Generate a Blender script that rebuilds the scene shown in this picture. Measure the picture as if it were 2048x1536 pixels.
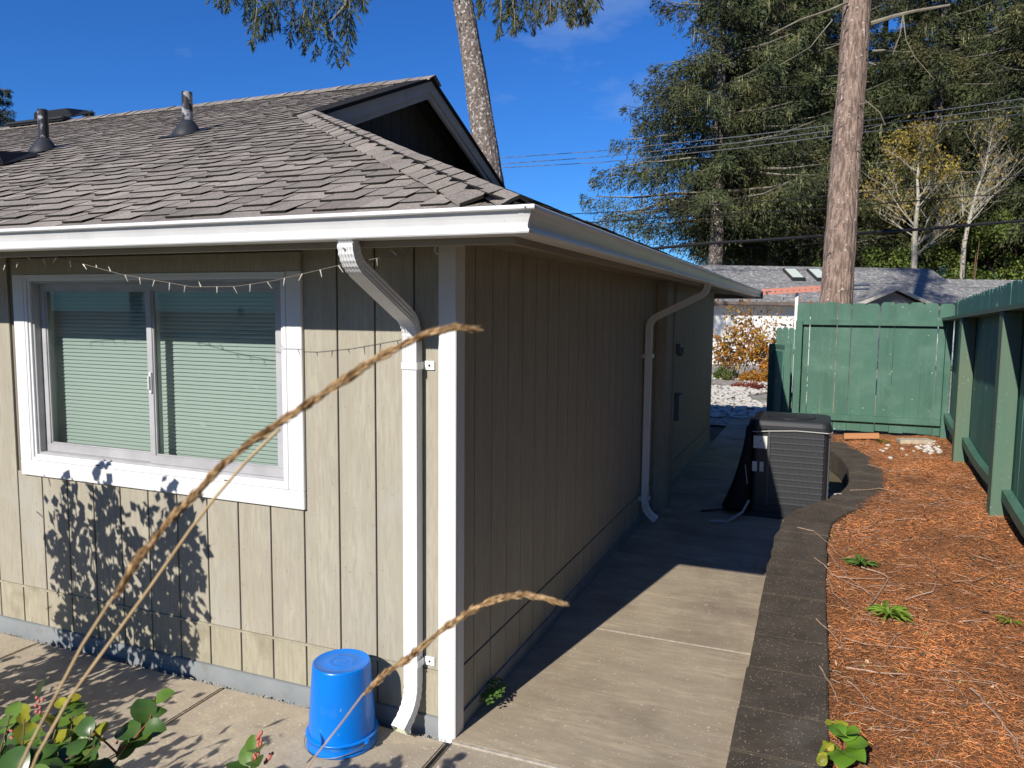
import bpy, bmesh, math, random
import numpy as np
from mathutils import Vector, Matrix
R = math.radians
random.seed(7)
rng = np.random.default_rng(11)
for o in list(bpy.data.objects): bpy.data.objects.remove(o)
SC = bpy.context.scene
COL = SC.collection

# ------------------------------------------------------------------ camera
F_PX = 1529.0
CAM = np.array([1.46764, -2.97107, 1.935])
W = np.array([[0.926373577, -0.044031488, 0.374023026],
              [0.376492198, 0.083874440, -0.922615144],
              [0.009253145, 0.995503042, 0.094276577]])      # columns: right, up, back
cd = bpy.data.cameras.new('camera'); cam = bpy.data.objects.new('camera', cd); COL.objects.link(cam)
cd.sensor_width = 36.0; cd.lens = F_PX / 2048 * 36.0; cd.clip_start = 0.05; cd.clip_end = 2000
cd.dof.use_dof = True; cd.dof.focus_distance = 4.2; cd.dof.aperture_fstop = 9.0
cam.matrix_world = Matrix(((W[0][0], W[0][1], W[0][2], CAM[0]), (W[1][0], W[1][1], W[1][2], CAM[1]),
                           (W[2][0], W[2][1], W[2][2], CAM[2]), (0, 0, 0, 1)))
SC.camera = cam

# ------------------------------------------------------------------ sky, sun, exposure
KX, KZ = 0.18, 0.65                      # light travels (KX, 1, -KZ)
elev = math.atan2(KZ, math.hypot(KX, 1.0))
azim = math.atan2(-KX, -1.0)             # compass direction of the sun, from +Y towards +X
wd = bpy.data.worlds.new('World'); SC.world = wd; wd.use_nodes = True
nt = wd.node_tree; nt.nodes.clear()
wo = nt.nodes.new('ShaderNodeOutputWorld'); bg = nt.nodes.new('ShaderNodeBackground')
sk = nt.nodes.new('ShaderNodeTexSky'); sk.sky_type = 'NISHITA'; sk.sun_disc = False
sk.sun_elevation = elev; sk.sun_rotation = azim
sk.air_density = 1.0; sk.dust_density = 0.15; sk.ozone_density = 4.0; sk.altitude = 200
hs = nt.nodes.new('ShaderNodeHueSaturation'); hs.inputs['Saturation'].default_value = 1.12
tcw = nt.nodes.new('ShaderNodeTexCoord'); mpw = nt.nodes.new('ShaderNodeMapping')
mpw.inputs['Scale'].default_value = (2.2, 2.2, 6.0); mpw.inputs['Location'].default_value = (0.35, 0.2, 0.0)
nzw = nt.nodes.new('ShaderNodeTexNoise'); nzw.inputs['Scale'].default_value = 2.0; nzw.inputs['Detail'].default_value = 7; nzw.inputs['Roughness'].default_value = 0.62
crw = nt.nodes.new('ShaderNodeValToRGB'); crw.color_ramp.elements[0].position = 0.57; crw.color_ramp.elements[1].position = 0.92
crw.color_ramp.elements[1].color = (0.42, 0.42, 0.42, 1)
mxw = nt.nodes.new('ShaderNodeMixRGB'); mxw.inputs['Color2'].default_value = (7.0, 9.0, 12.0, 1)
L = nt.links.new
L(tcw.outputs['Generated'], mpw.inputs['Vector']); L(mpw.outputs[0], nzw.inputs['Vector']); L(nzw.outputs['Fac'], crw.inputs[0])
tint = nt.nodes.new('ShaderNodeMixRGB'); tint.blend_type = 'MULTIPLY'; tint.inputs['Fac'].default_value = 1.0; tint.inputs['Color2'].default_value = (0.50, 1.08, 1.85, 1)
L(sk.outputs[0], hs.inputs['Color']); L(hs.outputs[0], tint.inputs['Color1']); L(tint.outputs[0], mxw.inputs['Color1']); L(crw.outputs[0], mxw.inputs['Fac'])
L(mxw.outputs[0], bg.inputs['Color']); bg.inputs['Strength'].default_value = 0.062; L(bg.outputs[0], wo.inputs[0])
sd = bpy.data.lights.new('sun', 'SUN'); sun = bpy.data.objects.new('sun', sd); COL.objects.link(sun)
sd.energy = 5.0; sd.angle = R(0.5); sd.color = (1.0, 0.94, 0.85)
sun.rotation_euler = Vector((KX, 1, -KZ)).to_track_quat('-Z', 'Y').to_euler()
sun.location = (-3, -10, 12)
vs = SC.view_settings; vs.view_transform = 'Standard'; vs.look = 'None'; vs.gamma = 1; vs.exposure = 0.2; vs.use_curve_mapping = False
SC.render.engine = 'CYCLES'
SC.cycles.max_bounces = 5; SC.cycles.diffuse_bounces = 3; SC.cycles.glossy_bounces = 3; SC.cycles.transmission_bounces = 3; SC.cycles.transparent_max_bounces = 6

# ------------------------------------------------------------------ pixel helpers (photo 2048 x 1536)
def ray(p): return W @ np.array([(p[0] - 1024) / F_PX, -(p[1] - 768) / F_PX, -1.0])
def at(p, ax, v):
    r = ray(p); return CAM + r * ((v - CAM[ax]) / r[ax])
def dep(p, t): return CAM + ray(p) * t

# ------------------------------------------------------------------ materials
def mat(name, c1, c2=None, scale=6.0, detail=5.0, rough=0.7, bump=0.0, bscale=None, stretch=(1, 1, 1), spec=0.3,
        c3=None, s3=1.0, lo3=0.55, hi3=0.75, attr=None, metal=0.0, transl=0.0, lo=0.35, hi=0.65, bdist=0.01, wave=None, c4=None, s4=60.0, lo4=.68, hi4=.74, coat=0.0):
    m = bpy.data.materials.new(name); m.use_nodes = True
    t = m.node_tree; N = t.nodes; K = t.links.new; N.clear()
    out = N.new('ShaderNodeOutputMaterial'); b = N.new('ShaderNodeBsdfPrincipled')
    b.inputs['Roughness'].default_value = rough; b.inputs['Specular IOR Level'].default_value = spec; b.inputs['Metallic'].default_value = metal
    if coat: b.inputs['Coat Weight'].default_value = coat
    geo = N.new('ShaderNodeNewGeometry'); mp = N.new('ShaderNodeMapping'); mp.inputs['Scale'].default_value = stretch
    K(geo.outputs['Position'], mp.inputs['Vector'])
    def noise(s, d=detail, vec=mp.outputs[0]):
        n = N.new('ShaderNodeTexNoise'); n.inputs['Scale'].default_value = s; n.inputs['Detail'].default_value = d; n.inputs['Roughness'].default_value = 0.6
        K(vec, n.inputs['Vector']); return n
    def ramp(src, a, z):
        r = N.new('ShaderNodeMapRange'); r.inputs['From Min'].default_value = a; r.inputs['From Max'].default_value = z; K(src, r.inputs['Value']); return r.outputs[0]
    def mix(f, a, z):
        x = N.new('ShaderNodeMixRGB')
        K(f, x.inputs['Fac'])
        for s, v in ((x.inputs['Color1'], a), (x.inputs['Color2'], z)):
            if isinstance(v, tuple): s.default_value = (*v, 1)
            else: K(v, s)
        return x.outputs[0]
    colr = c1
    if c2: colr = mix(ramp(noise(scale).outputs['Fac'], lo, hi), c1, c2)
    if wave:
        colr = mix(ramp(noise(wave[0], 4).outputs['Fac'], .4, .62), colr, wave[1])
    if c3: colr = mix(ramp(noise(s3, 6, geo.outputs['Position']).outputs['Fac'], lo3, hi3), colr, c3)
    if c4: colr = mix(ramp(noise(s4, 2, geo.outputs['Position']).outputs['Fac'], lo4, hi4), colr, c4)
    if attr:
        a = N.new('ShaderNodeAttribute'); a.attribute_name = 'tone'
        x = N.new('ShaderNodeMixRGB'); x.blend_type = 'MULTIPLY'; x.inputs['Fac'].default_value = 1.0
        if isinstance(colr, tuple): x.inputs['Color1'].default_value = (*colr, 1)
        else: K(colr, x.inputs['Color1'])
        K(a.outputs['Color'], x.inputs['Color2']); colr = x.outputs[0]
    if isinstance(colr, tuple): b.inputs['Base Color'].default_value = (*colr, 1)
    else: K(colr, b.inputs['Base Color'])
    if bump:
        bp = N.new('ShaderNodeBump'); bp.inputs['Strength'].default_value = bump; bp.inputs['Distance'].default_value = bdist
        K(noise(bscale or scale, 6).outputs['Fac'], bp.inputs['Height']); K(bp.outputs[0], b.inputs['Normal'])
    sh = b.outputs[0]
    if transl:
        tr = N.new('ShaderNodeBsdfTranslucent'); mx = N.new('ShaderNodeMixShader'); mx.inputs[0].default_value = transl
        if isinstance(colr, tuple): tr.inputs['Color'].default_value = (*colr, 1)
        else: K(colr, tr.inputs['Color'])
        K(sh, mx.inputs[1]); K(tr.outputs[0], mx.inputs[2]); sh = mx.outputs[0]
    K(sh, out.inputs[0]); return m

siding = mat('siding_paint', (0.425, 0.395, 0.315), (0.365, 0.335, 0.262), 9, rough=0.75, bump=1.0, bscale=34, stretch=(1, 1, 0.12), bdist=0.006,
             wave=(75, (0.345, 0.315, 0.25)), c3=(0.385, 0.37, 0.325), s3=2.0, c4=(.30, .265, .20), s4=38, lo4=.68, hi4=.78)
siding2 = mat('siding_paint_lower', (0.42, 0.385, 0.29), (0.365, 0.335, 0.25), 7, rough=0.75, bump=0.4, bscale=22, stretch=(1, 1, 0.14), bdist=0.004, wave=(50, (0.33, 0.30, 0.22)), c3=(.27, .235, .17), s3=5, lo3=.52, hi3=.72)
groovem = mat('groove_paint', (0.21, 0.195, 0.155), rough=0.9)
basep = mat('base_paint', (0.27, 0.29, 0.30), (0.23, 0.25, 0.26), 4, rough=0.7, bump=.2, bscale=30, c3=(0.20, 0.19, 0.17), s3=5)
whitep = mat('white_trim_paint', (0.78, 0.78, 0.77), (0.72, 0.72, 0.71), 3, rough=0.6, bump=0.35, bscale=30, stretch=(1, 1, 0.15), bdist=.003, c4=(.35, .33, .3), s4=40, lo4=.74, hi4=.78)
vinyl = mat('window_vinyl', (0.74, 0.75, 0.76), rough=0.35)
alum = mat('gutter_white_aluminium', (0.79, 0.80, 0.80), (0.70, 0.71, 0.72), 5, rough=0.34, spec=.5, stretch=(1, 1, .15), lo=.45, hi=.75, c4=(.5, .49, .45), s4=30, lo4=.72, hi4=.8)
greengut = mat('outlet_inside', (0.40, 0.46, 0.26), (.6, .62, .5), 20, rough=.6)
fasciam = mat('fascia_paint', (0.34, 0.29, 0.215), (0.27, 0.225, 0.165), 4, rough=.7, stretch=(.3, .3, 1), bump=.3, bscale=20)
soffitm = mat('soffit_paint', (0.30, 0.27, 0.20), (.24, .21, .16), 3, rough=.8)
darkm = mat('dark_interior', (0.02, 0.02, 0.02), rough=.9)
shingm = mat('shingle_granules', (0.285, 0.25, 0.215), (0.205, 0.182, 0.162), 1.6, 4, rough=0.9, bump=0.7, bscale=220, bdist=.004, attr='tone', c4=(0.50, .44, .375), s4=150, lo4=.56, hi4=.66)
shedge = mat('shingle_cut_edge', (0.014, 0.013, 0.012), rough=.9)
shbase = mat('shingle_underlay', (0.05, 0.045, 0.04), rough=.95)
ventm = mat('roof_vent_rubber', (0.03, 0.033, 0.04), rough=.55)
pipem = mat('vent_pipe_plastic', (0.04, 0.04, 0.045), (0.35, 0.36, 0.38), 14, 3, rough=.3, lo=.52, hi=.6)
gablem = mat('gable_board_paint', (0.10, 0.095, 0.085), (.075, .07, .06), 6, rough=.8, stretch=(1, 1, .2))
bargem = mat('barge_board_paint', (0.46, 0.45, 0.41), (.40, .385, .34), 3, rough=.7, bump=.3, bscale=25)
sashm = mat('sash_grey_vinyl', (0.46, 0.46, 0.475), (.38, .38, .39), 8, rough=.4)
blindm = mat('blind_slats', (0.56, 0.575, 0.575), rough=.5)
conc = mat('concrete', (0.53, 0.455, 0.335), (0.37, 0.31, 0.225), 2.6, 8, rough=0.88, bump=0.5, bscale=60, bdist=.006, c3=(0.20, 0.165, 0.13), s3=1.1, lo3=.52, hi3=.8, c4=(.62, .55, .44), s4=55, lo4=.62, hi4=.70, wave=(14, (.40, .34, .26)))
conc2 = mat('walkway_concrete', (0.51, 0.425, 0.30), (0.32, 0.26, 0.185), 2.2, 8, rough=0.85, bump=0.45, bscale=70, bdist=.005, c3=(0.185, 0.145, 0.105), s3=1.5, lo3=.46, hi3=.78, c4=(.62, .54, .42), s4=48, lo4=.64, hi4=.72, wave=(11, (.36, .30, .215)), stretch=(.55, 2.6, 1))
jointm = mat('joint_grit', (0.10, 0.085, 0.07), (.05, .045, .04), 30, rough=.95)
gritm = mat('pale_joint', (0.52, 0.47, 0.39), (.36, .31, .25), 30, rough=.95)
blockm = mat('retaining_block', (0.092, 0.074, 0.054), (0.058, 0.047, 0.036), 5, 6, rough=0.92, bump=0.6, bscale=90, bdist=.006, c3=(.135, .12, .10), s3=2.2, lo3=.56, hi3=.80, c4=(.33, .27, .2), s4=75, lo4=.70, hi4=.74)
mulchm = mat('needle_mulch', (0.40, 0.155, 0.055), (0.20, 0.08, 0.036), 9, 8, rough=.95, bump=1.0, bscale=60, bdist=.03, c3=(0.095, 0.05, 0.032), s3=1.3, lo3=.5, hi3=.72, wave=(35, (.33, .16, .07)))
needlem = mat('dry_needles', (0.70, 0.315, 0.125), rough=.8, attr='tone', transl=.15)
twigm = mat('dry_twig', (0.46, 0.32, 0.23), (.30, .19, .13), 30, rough=.85)
soilm = mat('soil', (0.09, 0.07, 0.05), (.05, .04, .03), 6, rough=.95, bump=1, bscale=30, bdist=.03)
groundm = mat('ground_litter', (0.10, 0.10, 0.045), (.13, .10, .06), 1.2, 8, rough=.95, bump=.8, bscale=12, bdist=.05)
gravelm = mat('gravel', (0.50, 0.46, 0.40), (0.20, 0.18, 0.15), 9, 8, rough=.9, bump=1, bscale=12, bdist=.06, c3=(.14, .17, .06), s3=.5, lo3=.56, hi3=.7)
stonem = mat('white_pebble', (0.62, 0.59, 0.52), (.42, .4, .36), 12, rough=.8)
greenp = mat('green_fence_paint', (0.072, 0.165, 0.118), (0.046, 0.112, 0.080), 4, 6, rough=.55, bump=.45, bscale=24, stretch=(1, 1, .1), bdist=.004,
             c3=(.105, .200, .150), s3=2.4, lo3=.48, hi3=.75, c4=(.40, .48, .40), s4=26, lo4=.715, hi4=.775, wave=(16, (.064, .150, .108)))
greenw = mat('worn_green_fence_paint', (0.050, 0.150, 0.115), (0.085, 0.20, 0.155), 10, 6, rough=.6, bump=.45, bscale=24, stretch=(1, 1, .06), bdist=.004,
             wave=(30, (.045, .13, .10)), c4=(.48, .52, .46), s4=9, lo4=.70, hi4=.77)
greenpost = mat('weathered_fence_post', (0.125, 0.165, 0.108), (0.080, 0.160, 0.115), 3, 6, rough=.7, bump=.4, bscale=30, stretch=(1, 1, .15), c4=(.3, .3, .22), s4=50, lo4=.66, hi4=.74)
bluem = mat('blue_plastic', (0.0, 0.19, 0.72), (0.0, .17, .66), 3, rough=0.3, spec=.5, c3=(.03, .20, .60), s3=7, lo3=.58, hi3=.8, c4=(.16, .30, .55), s4=55, lo4=.70, hi4=.76)
wirem = mat('steel_wire', (0.4, 0.4, 0.42), rough=.35, metal=.8)
acm = mat('ac_dark_steel', (0.022, 0.023, 0.026), rough=.42, spec=.5)
aclouv = mat('ac_louver', (0.062, 0.064, 0.070), rough=.4, spec=.5)
labelm = mat('rating_plate', (0.70, 0.70, 0.66), (.25, .25, .25), 60, 2, rough=.5, lo=.62, hi=.66, stretch=(1, 1, 3))
meshm = mat('dark_mesh_cover', (0.012, 0.012, 0.014), rough=.8)
cordm = mat('pale_cord', (0.45, 0.44, 0.42), rough=.6)
barkm = mat('spruce_bark', (0.36, 0.26, 0.205), (0.17, 0.12, 0.095), 20, 7, rough=.95, bump=1, bscale=22, stretch=(1, 1, .16), bdist=.07, c4=(.56, .50, .45), s4=16, lo4=.62, hi4=.72, lo=.42, hi=.58)
bark2 = mat('grey_lichen_bark', (0.23, 0.185, 0.155), (0.11, 0.088, 0.075), 18, 6, rough=.95, bump=1, bscale=18, stretch=(1, 1, .4), bdist=.06, c4=(.55, .52, .47), s4=13, lo4=.54, hi4=.66)
palebark = mat('pale_alder_bark', (0.50, 0.46, 0.38), (.32, .29, .22), 6, rough=.9)
limbm = mat('dead_limb', (0.17, 0.145, 0.11), (.30, .28, .21), 3, rough=.95)
neelA = mat('spruce_foliage', (0.082, 0.098, 0.034), (0.036, 0.050, 0.022), .8, 5, rough=.75, attr='tone', c3=(.120, .105, .040), s3=.35, lo3=.5, hi3=.7)
neelB = mat('spruce_foliage_blue', (0.070, 0.088, 0.046), (0.040, 0.052, 0.030), .8, 5, rough=.75, attr='tone')
mossm = mat('hanging_moss', (0.34, 0.33, 0.17), (.22, .22, .10), 1, rough=.9, attr='tone')
hedgem = mat('hedge_leaves', (0.17, 0.22, 0.045), (0.09, 0.135, 0.03), 1, rough=.6, attr='tone', transl=.25)
yellowm = mat('yellow_leaves', (0.36, 0.29, 0.055), (0.25, .17, .045), .8, rough=.7, attr='tone', transl=.3)
orangem = mat('autumn_leaves', (0.46, 0.155, 0.022), (0.40, .26, .03), 2.2, rough=.7, attr='tone', transl=.3, c3=(.14, .075, .035), s3=1.2, lo3=.5, hi3=.65)
leafm = mat('salal_leaf', (0.15, 0.25, 0.035), (0.09, 0.175, 0.025), 16, rough=.36, spec=.5, transl=.22)
leafd = mat('salal_leaf_dark', (0.07, 0.135, 0.025), (0.045, 0.10, 0.02), 16, rough=.34, spec=.5, transl=.15)
leafy = mat('salal_leaf_yellow', (0.40, 0.36, 0.03), (.24, .28, .03), 12, rough=.4, transl=.3)
leafbig = mat('bright_salal_leaf', (0.16, 0.30, 0.03), (.11, .23, .02), 12, rough=.32, spec=.5, transl=.25)
stemr = mat('red_stem', (0.32, 0.10, 0.06), rough=.6)
stemb = mat('woody_stem', (0.16, 0.10, 0.06), rough=.8)
budm = mat('pink_flower_buds', (0.55, 0.16, 0.13), rough=.6)
weedm = mat('weed_green', (0.24, 0.36, 0.045), (.15, .26, .03), 20, rough=.6, transl=.3)
fernm = mat('fern_green', (0.10, 0.19, 0.035), rough=.6, transl=.25)
strawm = mat('straw_stem', (0.62, 0.45, 0.24), (.48, .34, .18), 40, rough=.7, transl=.1)
seedm = mat('seed_head', (0.74, 0.53, 0.29), (.42, .26, .12), 160, rough=.75, attr='tone', transl=.3)
brownwood = mat('raw_lumber', (0.46, 0.225, 0.10), rough=.8, bump=.3, bscale=30, stretch=(.1, 1, 1))
nroofm = mat('neighbour_roof', (0.255, 0.252, 0.245), (0.145, 0.143, 0.14), 5, 5, rough=.9, stretch=(1, 2.2, 2.2), c4=(.40, .395, .385), s4=7, lo4=.54, hi4=.66)
nwall = mat('neighbour_white_wall', (0.82, 0.82, 0.80), rough=.7)
ngrey = mat('neighbour_grey_wall', (0.25, 0.255, 0.26), (.19, .195, .2), 3, rough=.8)
nfascia = mat('neighbour_fascia', (0.19, 0.15, 0.13), (.13, .1, .085), 3, rough=.8)
ntrim = mat('neighbour_gable_trim', (0.50, 0.46, 0.40), rough=.7)
skyl = mat('skylight_pane', (0.60, 0.68, 0.60), rough=.2, spec=.6)
ladderm = mat('orange_ladder', (0.74, 0.31, 0.23), rough=.5)
cablem = mat('black_cable', (0.02, 0.02, 0.022), rough=.5)
wirel = mat('bare_line', (0.30, 0.31, 0.32), rough=.4, metal=.5)
bulbm = mat('lamp_bulb_plastic', (0.55, 0.53, 0.46), rough=.3)
cordbr = mat('light_cord', (0.16, 0.14, 0.11), rough=.6)
boxm = mat('meter_box_grey', (0.17, 0.18, 0.20), rough=.5)

gl = bpy.data.materials.new('window_glass'); gl.use_nodes = True
t = gl.node_tree; t.nodes.clear(); go = t.nodes.new('ShaderNodeOutputMaterial')
tr = t.nodes.new('ShaderNodeBsdfTransparent'); tr.inputs[0].default_value = (0.66, 0.745, 0.70, 1)
gs = t.nodes.new('ShaderNodeBsdfGlossy'); gs.inputs['Roughness'].default_value = 0.02; gs.inputs[0].default_value = (1, 1, 1, 1)
fr = t.nodes.new('ShaderNodeFresnel'); fr.inputs[0].default_value = 1.5; mx = t.nodes.new('ShaderNodeMixShader')
t.links.new(fr.outputs[0], mx.inputs[0]); t.links.new(tr.outputs[0], mx.inputs[1]); t.links.new(gs.outputs[0], mx.inputs[2]); t.links.new(mx.outputs[0], go.inputs[0])

# ------------------------------------------------------------------ mesh builders
class MB:
    def __init__(s): s.v = []; s.f = []; s.m = []; s.t = []
    def add(s, vs, fs, mi=0, tone=None):
        n = len(s.v); s.v += [tuple(map(float, p)) for p in vs]
        for f in fs: s.f.append(tuple(n + i for i in f)); s.m.append(mi)
        s.t += [tone if tone is not None else 1.0] * len(vs)
    def box(s, a, b, mi=0, tone=None):
        x0, y0, z0 = a; x1, y1, z1 = b
        s.add([(x0, y0, z0), (x1, y0, z0), (x1, y1, z0), (x0, y1, z0), (x0, y0, z1), (x1, y0, z1), (x1, y1, z1), (x0, y1, z1)],
              [(0, 3, 2, 1), (4, 5, 6, 7), (0, 1, 5, 4), (1, 2, 6, 5), (2, 3, 7, 6), (3, 0, 4, 7)], mi, tone)
    def tube(s, pts, rad, n=6, mi=0, cap=True, tone=None):
        pts = [Vector(p) for p in pts]
        if not hasattr(rad, '__len__'): rad = [rad] * len(pts)
        vs = []; fs = []
        prev = None
        for i, p in enumerate(pts):
            d = (pts[min(i + 1, len(pts) - 1)] - pts[max(i - 1, 0)])
            d = d.normalized() if d.length > 1e-9 else Vector((0, 0, 1))
            if prev is None:
                a = Vector((0, 0, 1)) if abs(d.z) < .9 else Vector((1, 0, 0)); u = d.cross(a).normalized()
            else:
                u = (prev - d * prev.dot(d)); u = u.normalized() if u.length > 1e-6 else d.orthogonal().normalized()
            prev = u; w = d.cross(u)
            for k in range(n):
                an = 2 * math.pi * k / n; vs.append(p + (u * math.cos(an) + w * math.sin(an)) * rad[i])
        for i in range(len(pts) - 1):
            for k in range(n): fs.append((i * n + k, i * n + (k + 1) % n, (i + 1) * n + (k + 1) % n, (i + 1) * n + k))
        if cap: fs.append(tuple(range(n - 1, -1, -1))); fs.append(tuple((len(pts) - 1) * n + k for k in range(n)))
        s.add(vs, fs, mi, tone)
    def lathe(s, prof, c, n=24, mi=0, cap=(True, True)):
        vs = []; fs = []
        for r, z in prof:
            for k in range(n): an = 2 * math.pi * k / n; vs.append((c[0] + r * math.cos(an), c[1] + r * math.sin(an), c[2] + z))
        for i in range(len(prof) - 1):
            for k in range(n): fs.append((i * n + k, i * n + (k + 1) % n, (i + 1) * n + (k + 1) % n, (i + 1) * n + k))
        if cap[0]: fs.append(tuple(range(n - 1, -1, -1)))
        if cap[1]: fs.append(tuple((len(prof) - 1) * n + k for k in range(n)))
        s.add(vs, fs, mi)
    def mesh(s, name, mats, smooth=False, tone=False):
        me = bpy.data.meshes.new(name); me.from_pydata(s.v, [], s.f); me.update()
        for m_ in (mats if isinstance(mats, (list, tuple)) else [mats]): me.materials.append(m_)
        if any(s.m): me.polygons.foreach_set('material_index', s.m)
        if smooth: me.polygons.foreach_set('use_smooth', [True] * len(s.f))
        if tone:
            ca = me.color_attributes.new('tone', 'FLOAT_COLOR', 'POINT')
            ar = np.ones((len(s.v), 4), np.float32); ar[:, :3] = np.array(s.t, np.float32)[:, None]; ca.data.foreach_set('color', ar.ravel())
        return me
    def build(s, name, mats, parent=None, smooth=False, tone=False, bevel=0.0):
        me = s.mesh(name, mats, smooth, tone)
        if bevel:
            bm = bmesh.new(); bm.from_mesh(me); bmesh.ops.bevel(bm, geom=list(bm.edges), offset=bevel, segments=2, affect='EDGES', clamp_overlap=True); bm.to_mesh(me); bm.free()
        return link(name, me, parent)
def link(name, me, parent=None):
    o = bpy.data.objects.new(name, me); COL.objects.link(o)
    if parent is not None: o.parent = parent
    return o
def empty(name): 
    o = bpy.data.objects.new(name, None); COL.objects.link(o); return o
def tag(o, label=None, cat=None, group=None, kind=None):
    if label: o['label'] = label
    if cat: o['category'] = cat
    if group: o['group'] = group
    if kind: o['kind'] = kind
    return o
def box(name, a, b, m, parent=None, bevel=0.0):
    k = MB(); k.box(a, b); return k.build(name, m, parent, bevel=bevel)
def quads(name, P, m, parent=None, tone=None, smooth=False):
    """P: (n,4,3) array of quads -> one mesh"""
    n = len(P); me = bpy.data.meshes.new(name)
    me.vertices.add(n * 4); me.vertices.foreach_set('co', np.ascontiguousarray(P, np.float32).ravel())
    me.loops.add(n * 4); me.loops.foreach_set('vertex_index', np.arange(n * 4, dtype=np.int32))
    me.polygons.add(n); me.polygons.foreach_set('loop_start', np.arange(0, n * 4, 4, dtype=np.int32))
    me.update(calc_edges=True); me.materials.append(m)
    if tone is not None:
        ca = me.color_attributes.new('tone', 'FLOAT_COLOR', 'POINT'); ar = np.ones((n * 4, 4), np.float32)
        ar[:, :3] = np.repeat(np.asarray(tone, np.float32).reshape(n, -1) * np.ones((1, 3), np.float32), 4, axis=0); ca.data.foreach_set('color', ar.ravel())
    return link(name, me, parent) if parent is not False else me
def unit(a): return a / (np.linalg.norm(a, axis=-1, keepdims=True) + 1e-9)
def diamonds(p, d, l, w, g=rng):
    """elongated diamond quads: base p, direction d, length l, half width w"""
    n = len(p); side = unit(np.cross(d, g.normal(size=(n, 3)))) * np.reshape(w, (-1, 1)); dl = d * np.reshape(l, (-1, 1))
    return np.stack([p, p + dl * .45 + side, p + dl, p + dl * .45 - side], 1)

# ================================================================== GROUND
g = MB(); g.add([(-400, -400, -.06), (400, -400, -.06), (400, 500, -.06), (-400, 500, -.06)], [(0, 1, 2, 3)])
tag(g.build('ground', groundm), kind='structure')
g = MB(); g.add([(-14, -6, -.03), (4.5, -6, -.03), (4.5, -1.1, -.03), (-14, -1.1, -.03)], [(0, 1, 2, 3)])
tag(g.build('soil_bed', soilm), kind='structure')
# patio slabs along the front wall
pat = box('patio', (-9.6, -1.25, -.055), (-.0, -.03, -.022), jointm); tag(pat, kind='structure')
xs = [-9.4, -8.05, -6.70, -5.35, -4.01, -2.662, -1.302, -.02]
for a, b in zip(xs[:-1], xs[1:]): box('slab', (a + .007, -1.25, -.05), (b - .007, -.035, 0), conc, pat, bevel=.006)
g = MB()                                                           # crumbled grout along the wall foot
for i in range(420):
    x = -4.2 + 4.15 * random.random(); r = .002 + .004 * random.random() ** 2; y = -.022 - .03 * random.random() ** 2
    g.lathe([(r * .7, -.004), (r, r * .3), (r * .4, r * .8)], (x, y, -.002), 5)
tag(g.build('grout_crumbs', gritm), kind='stuff', label='pale crumbs of grout along the foot of the sunlit wall')
wk = box('walkway', (-.02, -.02, -.055), (1.30, 13.5, -.022), jointm); tag(wk, kind='structure')
ys = [-.012, 1.44, 3.0, 4.55, 6.1, 7.65, 9.2, 10.75, 12.3]
for a, b in zip(ys[:-1], ys[1:]): box('slab', (-.015, a + .004, -.05), (1.29, b - .004, 0), conc2, wk, bevel=.005)
box('slab', (.0, -1.25, -.05), (1.29, -.030, -.004), conc, wk, bevel=.006)
g = MB(); g.box((.0, -.030, -.03), (1.28, -.010, .0015)); g.box((.0, 1.4365, -.02), (1.28, 1.4435, .0012))
g.build('grout_line', gritm, wk)
# bare crumbs / damp stain on the walkway
g = MB()
for i in range(300):
    x = .25 + random.gauss(.35, .3); y = random.gauss(3.55, .35)
    if random.random() < .35: x = random.uniform(.05, 1.1); y = random.uniform(0.1, 6)
    if not (.03 < x < 1.15 and y > .1): continue
    r = .003 + .006 * random.random() ** 2
    g.lathe([(r, 0), (r * .9, r * .25), (r * .3, r * .45)], (x, y, 0), 5)
tag(g.build('leaf_litter_crumbs', twigm), kind='stuff', label='dark crumbs of leaf litter on the walkway')
# gravel yard beyond
g = MB(); n = 14
vs = []; fs = []
for j in range(n + 1):
    for i in range(n + 1):
        x = -9 + 22 * i / n; y = 10.8 + 17 * j / n
        vs.append((x, y, -.02 + .04 * math.sin(x * 1.7 + y) * math.sin(y * .8)))
for j in range(n):
    for i in range(n): k = j * (n + 1) + i; fs.append((k, k + 1, k + n + 2, k + n + 1))
g.add(vs, fs); tag(g.build('gravel_yard', gravelm), kind='structure')
g = MB(); rr = random.Random(4)
for i in range(4200):
    x = rr.uniform(-2.6, 1.2); y = 11.6 + 11 * rr.random(); r = rr.uniform(.02, .07)
    if math.sin(x * 2.1 + .6) * math.sin(y * .9) > .45: continue
    a = rr.random() * 6
    g.lathe([(r * .7, -.01), (r, r * .25), (r * .55, r * .55)], (x, y, .0), 6)
tag(g.build('gravel_stones', stonem), kind='stuff', label='pale stones scattered over the sunlit yard behind the house')

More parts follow.
